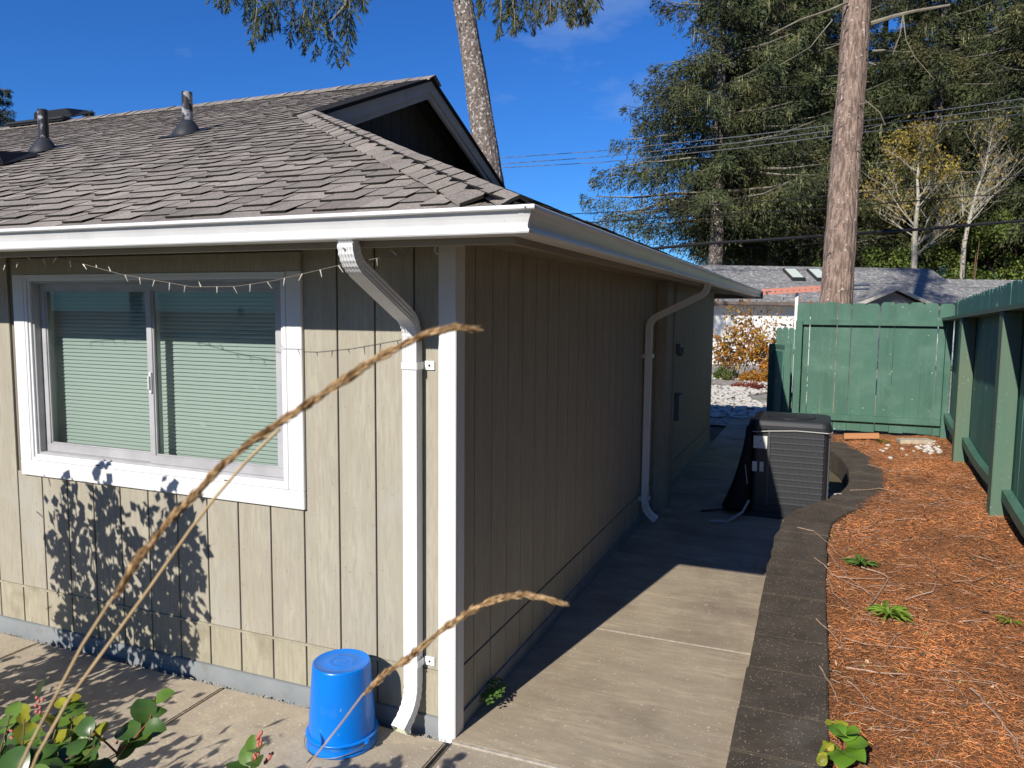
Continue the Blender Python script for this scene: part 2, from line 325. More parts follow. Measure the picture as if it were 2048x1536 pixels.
# ------------------------------------------------------------------ mulch bed
CURB = [(1.19, -2.2), (1.195, -1), (1.20, 0), (1.19, 1.2), (1.185, 2.4), (1.195, 3.3), (1.23, 3.85), (1.36, 4.30), (1.55, 4.72), (1.72, 5.15), (1.80, 5.75), (1.80, 6.4), (1.72, 7.1), (1.56, 7.8), (1.35, 8.4)]
CW = .37
def curb_at(y):
    ys_ = [c[1] for c in CURB]; xs_ = [c[0] for c in CURB]; return float(np.interp(y, ys_, xs_))
def fence_x(y): return 2.76 + .034 * y
def mulch_z(x, y):
    t_ = max(0, min(1, (x - 1.55) / 1.4))
    return .165 + .10 * t_ + .012 * math.sin(5 * x + 1.3 * y) * math.sin(2.2 * y + x) + .01 * math.sin(11 * x - 4 * y)
g = MB(); nx, ny = 46, 230; vs = []; fs = []
for j in range(ny + 1):
    y = -2.2 + 11.8 * j / ny; xa = curb_at(y) + CW - .16 if y < 8.2 else 1.0; xb = fence_x(y) + .35
    for i in range(nx + 1):
        x = xa + (xb - xa) * i / nx; z = mulch_z(x, y) + .012 * (random.random() - .5)
        if y < 8.2 and i < 3: z -= .012
        vs.append((x, y, z))
for j in range(ny):
    for i in range(nx): k = j * (nx + 1) + i; fs.append((k, k + 1, k + nx + 2, k + nx + 1))
g.add(vs, fs); tag(g.build('mulch_bed', mulchm, smooth=True), kind='structure')
N_ = 115000
yy = -1.2 + 10.1 * rng.random(N_) ** 1.7; xx = np.array([curb_at(y) for y in yy]) + CW - .02 + (np.array([fence_x(y) for y in yy]) - np.array([curb_at(y) for y in yy]) - CW + .1) * rng.random(N_)
zz = np.array([mulch_z(x, y) for x, y in zip(xx, yy)]) + .004 + .012 * rng.random(N_)
an = rng.random(N_) * 6.283; d_ = unit(np.stack([np.cos(an), np.sin(an), rng.normal(0, .22, N_)], 1))
side = unit(np.cross(d_, np.array([0, 0, 1.0]) + .5 * rng.normal(size=(N_, 3)))) * (.0006 + .0008 * rng.random((N_, 1)))
ln = (.010 + .042 * rng.random((N_, 1)) ** 1.8); p_ = np.stack([xx, yy, zz], 1)
Q = np.stack([p_ - side, p_ + side, p_ + d_ * ln + side, p_ + d_ * ln - side], 1)
tn = np.array([[1.05, 1.0, .95], [1.15, .95, .75], [.62, .6, .62], [.34, .36, .42], [1.2, 1.35, 1.5], [.85, .75, .7]])[rng.choice(6, N_, p=[.30, .27, .17, .12, .04, .10])] * (.75 + .5 * rng.random((N_, 1)))
patch = .98 + .30 * np.sin(xx * 4.1 + 1.3 * np.sin(yy * 2.3)) * np.sin(yy * 2.9 + xx * 1.7) + .16 * np.sin(xx * 13 + yy * 3) * np.sin(yy * 9)
tn = tn * patch[:, None]
o = quads('needle_litter', Q, needlem, tone=tn); tag(o, 'orange brown fallen needles covering the raised bed', kind='stuff')
N3 = 5200
yy = -1.0 + 9.8 * rng.random(N3) ** 1.6; xa_ = np.array([curb_at(y) for y in yy]) + CW; xx = xa_ + (np.array([fence_x(y) for y in yy]) - xa_) * rng.random(N3)
p_ = np.stack([xx, yy, np.array([mulch_z(x, y) for x, y in zip(xx, yy)]) + .010 + .006 * rng.random(N3)], 1)
d_ = unit(rng.normal(size=(N3, 3)) * np.array([1, 1, .25])); side = unit(np.cross(d_, np.array([0, 0, 1.0]) + .4 * rng.normal(size=(N3, 3)))) * (.003 + .011 * rng.random((N3, 1)) ** 3); ln = .010 + .035 * rng.random((N3, 1)) ** 2.2
Q = np.stack([p_ - side * .6, p_ + d_ * ln * .4 + side, p_ + d_ * ln, p_ + d_ * ln * .5 - side], 1)
tn = np.array([[.16, .22, .35], [.28, .33, .42], [.9, 1.3, 1.9], [.5, .45, .5], [.45, .85, .8]])[rng.choice(5, N3, p=[.36, .26, .12, .20, .06])] * (.7 + .6 * rng.random((N3, 1)))
tag(quads('bark_chips', Q, needlem, tone=tn), 'dark bark chips and pale flakes among the fallen needles', kind='stuff')
# needle crumbs on the curb top
N2 = 3200
yy = -.6 + 7.6 * rng.random(N2) ** 1.2; xx = np.array([curb_at(y) for y in yy]) + CW * rng.random(N2)
an = rng.random(N2) * 6.283; d_ = np.stack([np.cos(an), np.sin(an), 0 * an], 1); side = np.stack([-np.sin(an), np.cos(an), 0 * an], 1) * .0009
ln = (.003 + .012 * rng.random((N2, 1)) ** 3); p_ = np.stack([xx, yy, 0 * yy + .2045], 1)
o = quads('needle_crumbs', np.stack([p_ - side, p_ + side, p_ + d_ * ln + side, p_ + d_ * ln - side], 1), needlem, tone=(.5 + .7 * rng.random((N2, 1))) * np.array([[1, 1.6, 2.9]]))
tag(o, 'tiny pale needles scattered on the dark block capping', kind='stuff')
# retaining wall blocks
rw = empty('retaining_wall'); rw.location = (0, 0, 0)
tag(rw, 'low dark block retaining wall curving between the walkway and the orange mulch', 'retaining wall')
pts = [Vector((x, y, 0)) for x, y in CURB]
dens = []
for a, b in zip(pts[:-1], pts[1:]):
    for k in range(20): dens.append(a.lerp(b, k / 20))
dens.append(pts[-1])
acc = 0; last = 0; cuts = [0]; blk = .405
for i in range(1, len(dens)):
    acc += (dens[i] - dens[i - 1]).length
    if acc > blk: cuts.append(i); acc = 0; blk = random.choice([.405, .405, .30, .36])
for a, b in zip(cuts[:-1], cuts[1:]):
    k = MB(); sl = [dens[a], dens[(a + b) // 2], dens[b]]; ring = []
    zt = .2 + random.uniform(-.003, .003); jit = random.uniform(-.006, .006); bj = .012 if random.random() < .3 else 0
    n_ = []
    for i, p in enumerate(sl):
        q0 = sl[max(i - 1, 0)]; q1 = sl[min(i + 1, 2)]; dd = (q1 - q0).normalized(); nn = Vector((dd.y, -dd.x, 0))
        off = dd * (.003 if i == 0 else -.003 if i == 2 else 0)
        ring.append((p + off + nn * (jit - bj * (i == 1)), p + off + nn * (CW + jit)))
    vs = []
    for l_, r_ in ring:
        vs += [(l_.x, l_.y, -.05), (r_.x, r_.y, -.05), (r_.x, r_.y, zt), (l_.x, l_.y, zt)]
    fs = [(0, 1, 2, 3), (8, 11, 10, 9)]
    for i in range(2):
        for e in range(4): fs.append((i * 4 + e, (i + 1) * 4 + e, (i + 1) * 4 + (e + 1) % 4, i * 4 + (e + 1) % 4))
    k.add(vs, fs); k.build('block', blockm, rw, bevel=.006)

# ================================================================== HOUSE
house = empty('house'); tag(house, 'single storey house with tan board siding, white trim and brown shingle hip roof', 'house')
XL = -14.0; YB = 8.53; EZ = 2.285; S = 5 / 12; E0 = .50; RY = 4.743; RZ = EZ + S * (RY + E0); XG = -2.66
# walls: backing sheets + boards
fw = MB(); fw.box((XL, .034, .0), (-2.73, .06, 2.24)); fw.box((-.87, .034, .0), (-.03, .06, 2.24)); fw.box((-2.73, .034, 0), (-.87, .06, 1.03)); fw.box((-2.73, .034, 2.14), (-.87, .06, 2.24))
fwall = fw.build('front_wall', groovem, house)
gx = [-.217 - .2032 * k for k in range(0, 68)]
edges = [-.085] + gx
for a, b in zip(edges[:-1], edges[1:]):
    x1, x0 = a - .0045, b + .0045
    if a == -.085: x1 = -.08
    if x0 < XL + .2: break
    if x0 < -.84 and x1 > -2.77: box('siding_board', (x0, .02, .297), (x1, .0335, .985), siding, fwall, bevel=.0015)
    else: box('siding_board', (x0, .02, .297), (x1, .0335, 2.235), siding, fwall, bevel=.0015)
    box('siding_board', (x0, .0195, .076), (x1, .0335, .284), siding2, fwall, bevel=.0015)
k = MB()
for xg in gx[:20]:
    for zz_ in (.33, .70, 1.1, 1.5, 1.9, .24, .11):
        for dx in (.035, .165):
            if -2.80 < xg + dx < -.80 and zz_ > .96: continue
            x_ = xg + dx + random.uniform(-.006, .006); z_ = zz_ + random.uniform(-.03, .03); k.tube([(x_, .0192, z_), (x_, .0203, z_)], .0028, 6)
tag(k.build('nail_heads', groovem, fwall), kind='stuff')
box('flashing', (XL, .014, .2855), (-.082, .0325, .2955), siding2, fwall)
box('base_trim', (XL, .006, -.05), (-.082, .033, .0745), basep, house, bevel=.003)
sw = MB(); sw.box((-.06, .05, 0), (-.034, YB, 2.24)); swall = sw.build('side_wall', groovem, house)
gy = [.096] + [.24 + .2015 * k for k in range(0, 42)]
for a, b in zip(gy[:-1], gy[1:]):
    y0, y1 = a + .0045, min(b - .0045, YB)
    box('siding_board', (-.0335, y0, .297), (-.02, y1, 2.235), siding, swall)
    box('siding_board', (-.0335, y0, .076), (-.0195, y1, .284), siding, swall)
box('base_trim', (-.033, .092, -.05), (-.008, YB, .0745), basep, house)
box('wall_back', (XL, YB + .003, -.05), (-.03, YB + .05, 2.24), siding, house)
k = MB(); k.box((-.086, 0, -.045), (0.0, .019, 2.235)); k.build('corner_trim', whitep, house, bevel=.003)
k = MB(); k.box((-.019, .0195, -.045), (-.0005, .0925, 2.235)); k.build('corner_trim', whitep, house, bevel=.003)
# projecting chase on the side wall and small boxes
k = MB(); k.box((-.018, 4.36, -.03), (.085, 4.78, 2.235)); k.build('wall_chase', siding, house, bevel=.004)
k = MB(); k.box((.0855, 4.70, -.03), (.097, 4.785, 2.235)); k.build('chase_trim', fasciam, house)
k = MB(); k.box((-.019, 5.33, 1.50), (.05, 5.50, 1.60)); k.lathe([(.03, 0), (.045, .05), (.04, .1)], (.035, 5.42, 1.47), 10); k.build('wall_lamp', boxm, house, bevel=.004)
k = MB(); k.box((-.019, 5.25, .78), (.07, 5.5, 1.06)); k.build('outlet_box', boxm, house, bevel=.006)
# soffit, fascia
FO = .453
k = MB(); k.box((XL, -FO + .02, 2.236), (FO - .02, .04, 2.25)); k.build('soffit', soffitm, house)
k = MB(); k.box((-.03, .041, 2.236), (FO - .02, 9.6, 2.25)); k.build('soffit', soffitm, house)
k = MB(); k.box((XL, -FO, 2.173), (FO, -FO + .03, 2.285)); k.build('fascia_board', fasciam, house)
k = MB(); k.box((FO - .03, -FO + .031, 2.1725), (FO, 9.75, 2.285)); k.build('fascia_board', fasciam, house)
k = MB(); k.box((-6, 9.75, 2.173), (FO + .11, 9.78, 2.285)); k.build('fascia_board', fasciam, house)
k = MB(); k.box((-6, YB + .06, 2.30), (FO, 9.74, 2.31)); k.build('soffit', soffitm, house)
# gutter with mitred corner
prof = [(0, 2.197), (.068, 2.197), (.079, 2.200), (.082, 2.205), (.082, 2.213), (.074, 2.2165), (.0735, 2.224), (.077, 2.236), (.084, 2.252), (.0905, 2.264), (.092, 2.270), (.0925, 2.2735), (.108, 2.2745), (.1115, 2.278), (.1115, 2.287), (.108, 2.2905), (.098, 2.2905), (.097, 2.280), (.080, 2.25), (.066, 2.205), (.002, 2.205), (.002, 2.275), (0, 2.275)]
def gutter_run(name, pfun, ends, mi=alum):
    k = MB(); n = len(prof); vs = []
    for e in ends:
        for o_, z_ in prof: vs.append(pfun(o_, z_, e))
    fs = [(i, (i + 1) % n, n + (i + 1) % n, n + i) for i in range(n)]
    k.add(vs, fs + [tuple(range(n - 1, -1, -1)), tuple(range(n, 2 * n))]); return k.build(name, mi, house)
c_ = .4535
gf = gutter_run('gutter', lambda o_, z_, e: ((XL, -c_ - o_, z_) if e == 0 else (c_ + o_ - .0004, -c_ - o_, z_)), (0, 1))
gs_ = gutter_run('gutter', lambda o_, z_, e: ((c_ + o_, -c_ - o_ + .0004, z_) if e == 0 else (c_ + o_, 9.80, z_)), (0, 1))
# corner strip (folded mitre cover)
k = MB(); pr = [p for p in prof[1:16]]; vs = []; w_ = .045
for o_, z_ in pr: vs += [(c_ + o_ - w_ + .002, -c_ - o_ - .0018, z_ + .0002), (c_ + o_ + .0018, -c_ - o_ - .0018, z_ + .0002), (c_ + o_ + .0018, -c_ - o_ + w_, z_ + .0002)]
fs = []
for i in range(len(pr) - 1):
    for j in range(2): fs.append((i * 3 + j, i * 3 + j + 1, (i + 1) * 3 + j + 1, (i + 1) * 3 + j))
k.add(vs, fs); k.build('corner_strip', whitep, gf)
k = MB()
for q in ((.535, -.5662, 2.281), (.5668, -.535, 2.281)):
    k.lathe([(.004, -.003), (.004, .003)], q, 8)
k.build('rivet', wirem, gf)
# ---- downspouts
def dsection():
    pts = []; w2, d2 = .035, .0265; nr = 5
    def side(a, b, n, inward):
        a = Vector(a); b = Vector(b); dirv = (b - a); nor = Vector((dirv.y, -dirv.x)).normalized() * inward
        r_ = []
        for i in range(n * 4):
            tt = i / (n * 4); ph = i % 4; dp = 0.0 if ph in (0, 3) else -.0028
            if tt < .1 or tt > .9: dp = 0
            r_.append(a + dirv * tt + nor * dp)
        return r_
    pts += side((-w2, -d2), (w2, -d2), nr, 1); pts += side((w2, -d2), (w2, d2), 3, 1); pts += side((w2, d2), (-w2, d2), nr, 1); pts += side((-w2, d2), (-w2, -d2), 3, 1)
    return pts
SEC = dsection()
def downspout(path, wrinkles, axis, name, outer_flip=1):
    """path in 3D; axis: width direction; wrinkles: set of ring indices to squeeze on the inner side"""
    k = MB(); n = len(SEC); vs = []; ax = Vector(axis)
    P3 = [Vector(p) for p in path]
    for i, p in enumerate(P3):
        d = (P3[min(i + 1, len(P3) - 1)] - P3[max(i - 1, 0)]).normalized(); u = (ax - d * ax.dot(d)).normalized(); w = d.cross(u)
        sq = .93 if i in wrinkles else 1.0
        for a in SEC: vs.append(p + u * a.x * sq + w * (-a.y) * sq)
    fs = []
    for i in range(len(P3) - 1):
        for j in range(n): fs.append((i * n + j, (i + 1) * n + j, (i + 1) * n + (j + 1) % n, i * n + (j + 1) % n))
    nb = len(vs)                                    # inner skin near the outlet so that the open mouth reads
    for i in (len(P3) - 1, len(P3) - 4):
        p = P3[i]; d = (P3[min(i + 1, len(P3) - 1)] - P3[max(i - 1, 0)]).normalized(); u = (ax - d * ax.dot(d)).normalized(); w = d.cross(u)
        for a in SEC: vs.append(p + u * a.x * .955 + w * (-a.y) * .94)
    k.add(vs, fs)
    e = (len(P3) - 1) * n
    k.f += [(e + j, nb + j, nb + (j + 1) % n, e + (j + 1) % n) for j in range(n)]; k.m += [0] * n
    k.f += [(nb + j, nb + n + j, nb + n + (j + 1) % n, nb + (j + 1) % n) for j in range(n)] + [tuple(nb + n + j for j in range(n))]; k.m += [1] * (n + 1)
    return k.build(name, [alum, greengut], house)
def ds_path(top, mid, zb, kick, dirv):
    """vertical stub, elbow, diagonal, elbow, vertical, bottom kick elbow; dirv = horizontal unit vector away from the wall"""
    dv = Vector(dirv); top = Vector(top); mid = Vector(mid); pts = [top, top + Vector((0, 0, -.03))]; wr = set()
    a = top + Vector((0, 0, -.075)); b = mid
    def corner(p, d0, d1, r, n=13):
        q = []
        for i in range(n):
            t_ = i / (n - 1); q.append(p - d0 * r * (1 - t_) ** 2 + d1 * r * t_ ** 2)
        return q
    dd = (b - a).normalized(); dn = Vector((0, 0, -1))
    for lst in (corner(a, dn, dd, .075), corner(b, dd, dn, .08)):
        s0 = len(pts); pts += lst; wr |= {s0 + i for i in range(1, 12, 2)}
    pb = Vector((mid.x, mid.y, zb)); kd = (dv * 1.0 + Vector((0, 0, -.72))).normalized()
    pts.append(pb + Vector((0, 0, .20)))
    s0 = len(pts); pts += corner(pb, dn, kd, .10); wr |= {s0 + i for i in range(1, 12, 2)}
    e = pts[-1]
    pts += [e + kd * kick * .3, e + kd * kick * .6, e + kd * kick * .8, e + kd * kick]
    return pts, wr
p1, w1 = ds_path((-.208, -.495, 2.198), (-.204, -.020, 1.885), .135, .03, (-.12, -1, 0))
d1 = downspout(p1, w1, (1, 0, 0), 'downspout')
p2, w2_ = ds_path((.495, 4.06, 2.198), (.022, 3.86, 1.87), .13, .03, (1, .1, 0))
d2 = downspout(p2, w2_, (0, 1, 0), 'downspout')
def strap(x, z, par):
    k = MB(); k.box((x - .0385, -.0495, z - .017), (x + .0385, -.0475, z + .017)); k.box((x - .041, -.0495, z - .017), (x - .0387, .014, z + .017)); k.box((x + .0387, -.0495, z - .017), (x + .041, .014, z + .017))
    k.box((x - .066, .012, z - .018), (x - .0412, .019, z + .018)); k.box((x + .0412, .012, z - .02), (x + .092, .019, z + .02))
    k.build('strap', alum, par, bevel=.001)
    k = MB(); k.tube([(x + .068, .0125, z), (x + .068, .008, z)], .0045, 8); k.build('screw', darkm, par)
strap(-.204, 1.695, d1); strap(-.204, .337, d1)
for z_ in (1.55, .25):
    k = MB(); k.box((.06, 3.81, z_ - .017), (.063, 3.91, z_ + .017)); k.box((-.018, 3.785, z_ - .018), (-.006, 3.813, z_ + .018)); k.build('strap', alum, d2)
k = MB(); k.tube([(-.212, -.520, 2.165), (-.212, -.525, 2.165)], .004, 8); k.build('rivet', wirem, d1)
# hook under the eave
k = MB(); hp = [(-.03, -.10, 2.236), (-.03, -.10, 2.212)] + [(-.03 + .02 * math.sin(a_) - .0, -.10, 2.190 + .02 * math.cos(a_)) for a_ in [R(v) for v in range(0, -251, -25)]]
k.tube(hp, .0035, 8); k.build('hook', vinyl, house, smooth=True)

# ---- window
win = MB()
T0x, T1x, T0z, T1z, tw = -2.795, -.811, .973, 2.205, .089
wtrim = empty('window'); wtrim.parent = house
for a, b in (((T0x, 0, T0z), (T1x, .0195, T0z + tw)), ((T0x, .0, T1z - tw), (T1x, .0195, T1z)), ((T0x, .0003, T0z + tw + .0008), (T0x + tw, .0195, T1z - tw - .0008)), ((T1x - tw, .0003, T0z + tw + .0008), (T1x, .0195, T1z - tw - .0008))):
    box('trim_board', a, b, siding if a[2] > 2 else whitep, wtrim, bevel=.0025)
ix0, ix1, iz0, iz1 = T0x + tw + .002, T1x - tw - .002, T0z + tw + .002, T1z - tw - .002
def frame(name, x0, x1, z0, z1, w, y0, y1, m, par, bev=.0015, wb=None):
    k = MB(); wb = wb or w
    k.box((x0, y0, z0), (x1, y1, z0 + wb)); k.box((x0, y0, z1 - w), (x1, y1, z1)); k.box((x0, y0 + .0002, z0 + wb + .0002), (x0 + w, y1, z1 - w - .0002)); k.box((x1 - w, y0 + .0002, z0 + wb + .0002), (x1, y1, z1 - w - .0002))
    return k.build(name, m, par, bevel=bev)
frame('frame', ix0, ix1, iz0, iz1, .018, .001, .03, vinyl, wtrim)
frame('frame', ix0 + .0185, ix1 - .0185, iz0 + .0185, iz1 - .0185, .016, .009, .05, vinyl, wtrim)
frame('frame', ix0 + .035, ix1 - .035, iz0 + .035, iz1 - .035, .012, .022, .10, sashm, wtrim)
sx0, sx1, sz0, sz1 = ix0 + .0475, ix1 - .0475, iz0 + .0475, iz1 - .0475
xm = -1.805
def sash(x0, x1, y, nm):
    f_ = frame('sash', x0, x1, sz0, sz1, .036, y, y + .026, sashm, wtrim, wb=.045)
    frame('sash_bead', x0 + .0362, x1 - .0362, sz0 + .0452, sz1 - .0362, .008, y + .006, y + .02, sashm, wtrim)
    k = MB(); k.add([(x0 + .040, y + .014, sz0 + .049), (x1 - .040, y + .014, sz0 + .049), (x1 - .040, y + .014, sz1 - .040), (x0 + .040, y + .014, sz1 - .040)], [(0, 1, 2, 3)]); k.build('pane', gl, wtrim); return f_
sash(sx0 + .0005, xm + .02, .0605, 'l'); sash(xm - .02, sx1 - .0005, .032, 'r')
k = MB(); k.box((xm - .003, .021, 1.49), (xm + .012, .032, 1.60)); k.box((xm - .001, .010, 1.51), (xm + .008, .0215, 1.58)); k.build('latch', vinyl, wtrim, bevel=.002)
for xx_ in (-2.20, -1.30):
    k = MB(); k.box((xx_, .0005, iz0 + .008), (xx_ + .035, .0015, iz0 + .0135)); k.build('weep_slot', darkm, wtrim)
# blinds: tilted slats
zb = sz0 + .03; i = 0
sl = MB(); W2 = .0135; tl = R(64)
for q in range(5):
    a0 = -1 + q * .5; sl.v += []
vs = []; fs = []
for q in range(5):
    u_ = -1 + q * .5; cy = u_ * W2 * math.cos(tl); cz = u_ * W2 * math.sin(tl); bow = .0022 * (1 - u_ * u_)
    vs += [(-.86, cy - bow * math.sin(tl), cz + bow * math.cos(tl)), (.86, cy - bow * math.sin(tl), cz + bow * math.cos(tl))]
for q in range(4): fs.append((q * 2, q * 2 + 1, q * 2 + 3, q * 2 + 2))
sl.add(vs, fs); slme = sl.mesh('slat', blindm, smooth=True)
zc = zb
while zc < sz1 - .04:
    o = link('slat', slme, wtrim); o.location = (-1.80, .150, zc); o.rotation_euler = (0, random.uniform(-.0008, .0008), 0); zc += .0212
box('blind_headrail', (-2.67, .13, sz1 - .035), (-.93, .165, sz1 - .005), blindm, wtrim)
k = MB(); k.box((ix0 - .05, .30, .9), (ix1 + .05, .32, 2.23)); k.box((ix0 - .05, .0605, .9), (ix0 + .03, .30, 2.23)); k.box((ix1 - .03, .0605, .9), (ix1 + .05, .30, 2.23)); k.box((ix0 + .03, .11, .9), (ix1 - .03, .30, iz0 + .04)); k.box((ix0 + .03, .11, iz1 - .03), (ix1 - .03, .30, 2.23))
k.build('window_recess', vinyl, wtrim)

# ---- roof
CS = math.sqrt(1 + S * S)
def fr_(u, v, h=0.0): return (u, -E0 + v / CS - h * S / CS, EZ + v * S / CS + h / CS)       # front slope: u = x, v up-slope, h height above deck
def sd_(u, v, h=0.0): return (E0 - v / CS + h * S / CS, u, EZ + v * S / CS + h / CS)       # side slope: u = y
VT = (RY + E0) * CS
roof = MB()
A = fr_(E0, 0); HG = (XG, -E0 + (E0 - XG), EZ + S * (E0 - XG))
yb_ = 2 * RY + E0
roof.add([(XL, -E0, EZ), (E0, -E0, EZ), HG, (XG, RY, RZ), (XL, RY, RZ)], [(0, 1, 2, 3, 4)])
roof.add([(E0, -E0, EZ), (E0, yb_, EZ), (XG, 2 * RY - HG[1], HG[2]), HG], [(0, 1, 2, 3)])
roof.add([(XL, yb_, EZ), (XL, RY, RZ), (XG, RY, RZ), (XG, 2 * RY - HG[1], HG[2]), (E0, yb_, EZ)], [(0, 1, 2, 3, 4)])
rf = roof.build('roof', shbase, house)
EXP = .143
def tab(k, fn, u0, u1, v0, d0, d1, hgt, tone, tr=.004, top=.19, flip=1, umax=None):
    """one shingle tab: lower edge zigzags from drop d0 to d1"""
    if umax is not None:
        um0 = umax(v0 - d1); um1 = umax(v0 + top)
    else: um0 = um1 = 1e9
    a = [(u0, v0 - d0), (min(u0 + tr, u1 - .01), v0 - d1), (u1, v0 - d1), (u1, v0 + top), (u0, v0 + top)]
    a = [(min(u, um0 if v < v0 + .02 else um1), v) for u, v in a]
    hh = [hgt, hgt, hgt, .0015, .0015]
    T = [fn(u, v, h) for (u, v), h in zip(a, hh)]; B = [fn(u, v, .0003) for u, v in a]
    k.add(T, [(0, 1, 2, 3, 4)] if flip > 0 else [(4, 3, 2, 1, 0)], 0, tone)
    k.add([T[0], T[1], T[2], T[3], T[4], B[0], B[1], B[2], B[3], B[4]], [(0, 5, 6, 1), (1, 6, 7, 2), (2, 7, 8, 3), (4, 9, 5, 0)], 1, tone)
rest = MB(); cnt = 0
nC = int(VT / EXP)
for c in range(nC + 1):
    v0 = c * EXP + (.012 if c == 0 else -.0)
    if v0 > VT - .05: break
    xr = E0 - v0 / CS if v0 < (E0 - XG) * CS else XG + .02
    xl = -3.9 - (v0 / VT) * 10.3 if True else XL
    u = xr - random.random() * .12; prevd = 0
    hipmax = (lambda v: max(E0 - v / CS, XG + .02) - .01)
    us = [xr]
    uu = xr - random.uniform(.08, .2)
    while uu > xl: us.append(uu); uu -= random.choice([.13, .15, .18, .21, .24, .11])
    us = us[::-1]
    for a, b in zip(us[:-1], us[1:]):
        dn = 0 if prevd > .01 and random.random() < .8 else random.choice([.058, .066, .072])
        if c == 0: dn = 0
        hg = .007 + (.007 if dn > .01 else 0) + random.uniform(0, .003)
        tone = random.choice([.78, .88, .95, 1.0, 1.06, 1.14, 1.22]) * random.uniform(.94, 1.06)
        if c < 12 and cnt < 300 and a > -3.6 - c * .26:
            k = MB(); tab(k, fr_, a, b, v0, prevd, dn, hg, tone, umax=hipmax); k.build('shingle', [shingm, shedge], rf, tone=True); cnt += 1
        else: tab(rest, fr_, a, b, v0, prevd, dn, hg, tone, umax=hipmax)
        prevd = dn
o = rest.build('shingles', [shingm, shedge], rf, tone=True); tag(o, kind='stuff')
rest = MB()
for c in range(22):
    v0 = c * EXP + .012; u = -E0 + max(v0, 0) / CS; prevd = 0; step = .22 if c < 6 else .6
    while u < 9.7 - v0 / CS:
        b = u + step * random.uniform(.7, 1.3); dn = random.choice([0, .055]) if c else 0
        tab(rest, sd_, u, b, v0, prevd, dn, .011 + .006 * (dn > 0) + random.uniform(0, .006), random.uniform(.8, 1.2), flip=1); prevd = dn; u = b
o = rest.build('side_shingles', [shingm, shedge], rf, tone=True); tag(o, kind='stuff')
# back slope shingles near the gablet rake
def cap_piece(k, p, d, n1, n2, w, ln, h, tone):
    """folded cap: p lower centre, d direction up the ridge, n1/n2 side vectors down each slope"""
    p = Vector(p); d = Vector(d).normalized(); up = Vector((0, 0, 1)); n1 = Vector(n1); n2 = Vector(n2)
    vs = []
    for t_, hh in ((0, h), (ln, .020)):
        c = p + d * t_ + up * (hh + .014)
        vs += [c + n1 * w - up * .012, c + n1 * w * .45 + up * .0, c + up * .006, c + n2 * w * .45, c + n2 * w - up * .012]
    lo_ = [Vector(v) - up * .013 for v in vs[:5]]
    k.add(vs, [(0, 1, 6, 5), (1, 2, 7, 6), (2, 3, 8, 7), (3, 4, 9, 8)], 0, tone)
    k.add(vs[:5] + lo_, [(i, 5 + i, 6 + i, 1 + i) for i in range(4)], 1, tone)
    k.add([vs[0], vs[5], lo_[0]], [(0, 1, 2)], 0, tone); k.add([vs[4], vs[9], lo_[4]], [(0, 2, 1)], 0, tone)
hd = Vector((-1, 1, S)); HL = hd.length * (E0 - XG)
nf = Vector((-1, -.0, 0)); 
hu = hd.normalized()
# side vectors lying in each roof plane, perpendicular to the hip
nF = Vector((0, -S, 1)).normalized(); nS = Vector((S, 0, 1)).normalized()
s1 = hu.cross(nF); s1 = -s1 if s1.x > 0 else s1
s2 = hu.cross(nS); s2 = -s2 if s2.y < 0 else s2
t_ = .03
while t_ < HL - .1:
    k = MB(); p = Vector((E0, -E0, EZ)) + hu * t_
    cap_piece(k, p, hu, s1, s2, min(.165, .035 + t_ * .95) + random.uniform(-.008, .008), .2, .022 + random.uniform(-.003, .005), random.uniform(.75, 1.1)); k.build('hip_cap', [shingm, shedge], rf, tone=True); t_ += .150
x = XG + .06
r1 = Vector((0, -1, -S)).normalized(); r2 = Vector((0, 1, -S)).normalized()
rest = MB(); i = 0
while x > -13.6:
    k = MB() if i < 60 else rest
    cap_piece(k, (x, RY, RZ), (-1, 0, 0), r1, r2, .15, .22, .028 + random.uniform(-.004, .006), random.uniform(.75, 1.1))
    if i < 60: k.build('ridge_cap', [shingm, shedge], rf, tone=True)
    x -= .150; i += 1
o = rest.build('far_ridge_caps', [shingm, shedge], rf, tone=True); tag(o, kind='stuff')
# ridge vent hump
k = MB(); k.box((-9.35, RY - .16, RZ + .0), (-8.2, RY + .16, RZ + .055)); k.build('ridge_vent', ventm, rf, bevel=.02)
# gablet: recessed board wall, barge boards, verge edge
gw = MB(); hy = RY - HG[1]
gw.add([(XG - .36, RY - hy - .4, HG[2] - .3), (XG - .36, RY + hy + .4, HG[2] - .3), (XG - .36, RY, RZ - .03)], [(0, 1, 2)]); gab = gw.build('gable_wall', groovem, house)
yb0 = RY - hy - .2
while yb0 < RY + hy + .2:
    y1 = yb0 + .195; k = MB()
    def zt(y): return RZ - .06 - S * abs(y - RY)
    za, zc_ = zt(yb0), zt(y1); zm = HG[2] - .25
    if min(za, zc_) > zm + .02:
        f_ = XG - .345; b_ = XG - .358
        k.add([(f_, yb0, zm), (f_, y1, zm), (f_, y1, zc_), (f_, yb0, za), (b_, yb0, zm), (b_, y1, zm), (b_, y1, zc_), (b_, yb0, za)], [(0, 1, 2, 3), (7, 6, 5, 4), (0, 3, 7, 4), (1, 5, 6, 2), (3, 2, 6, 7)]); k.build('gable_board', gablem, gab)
    yb0 += .2032
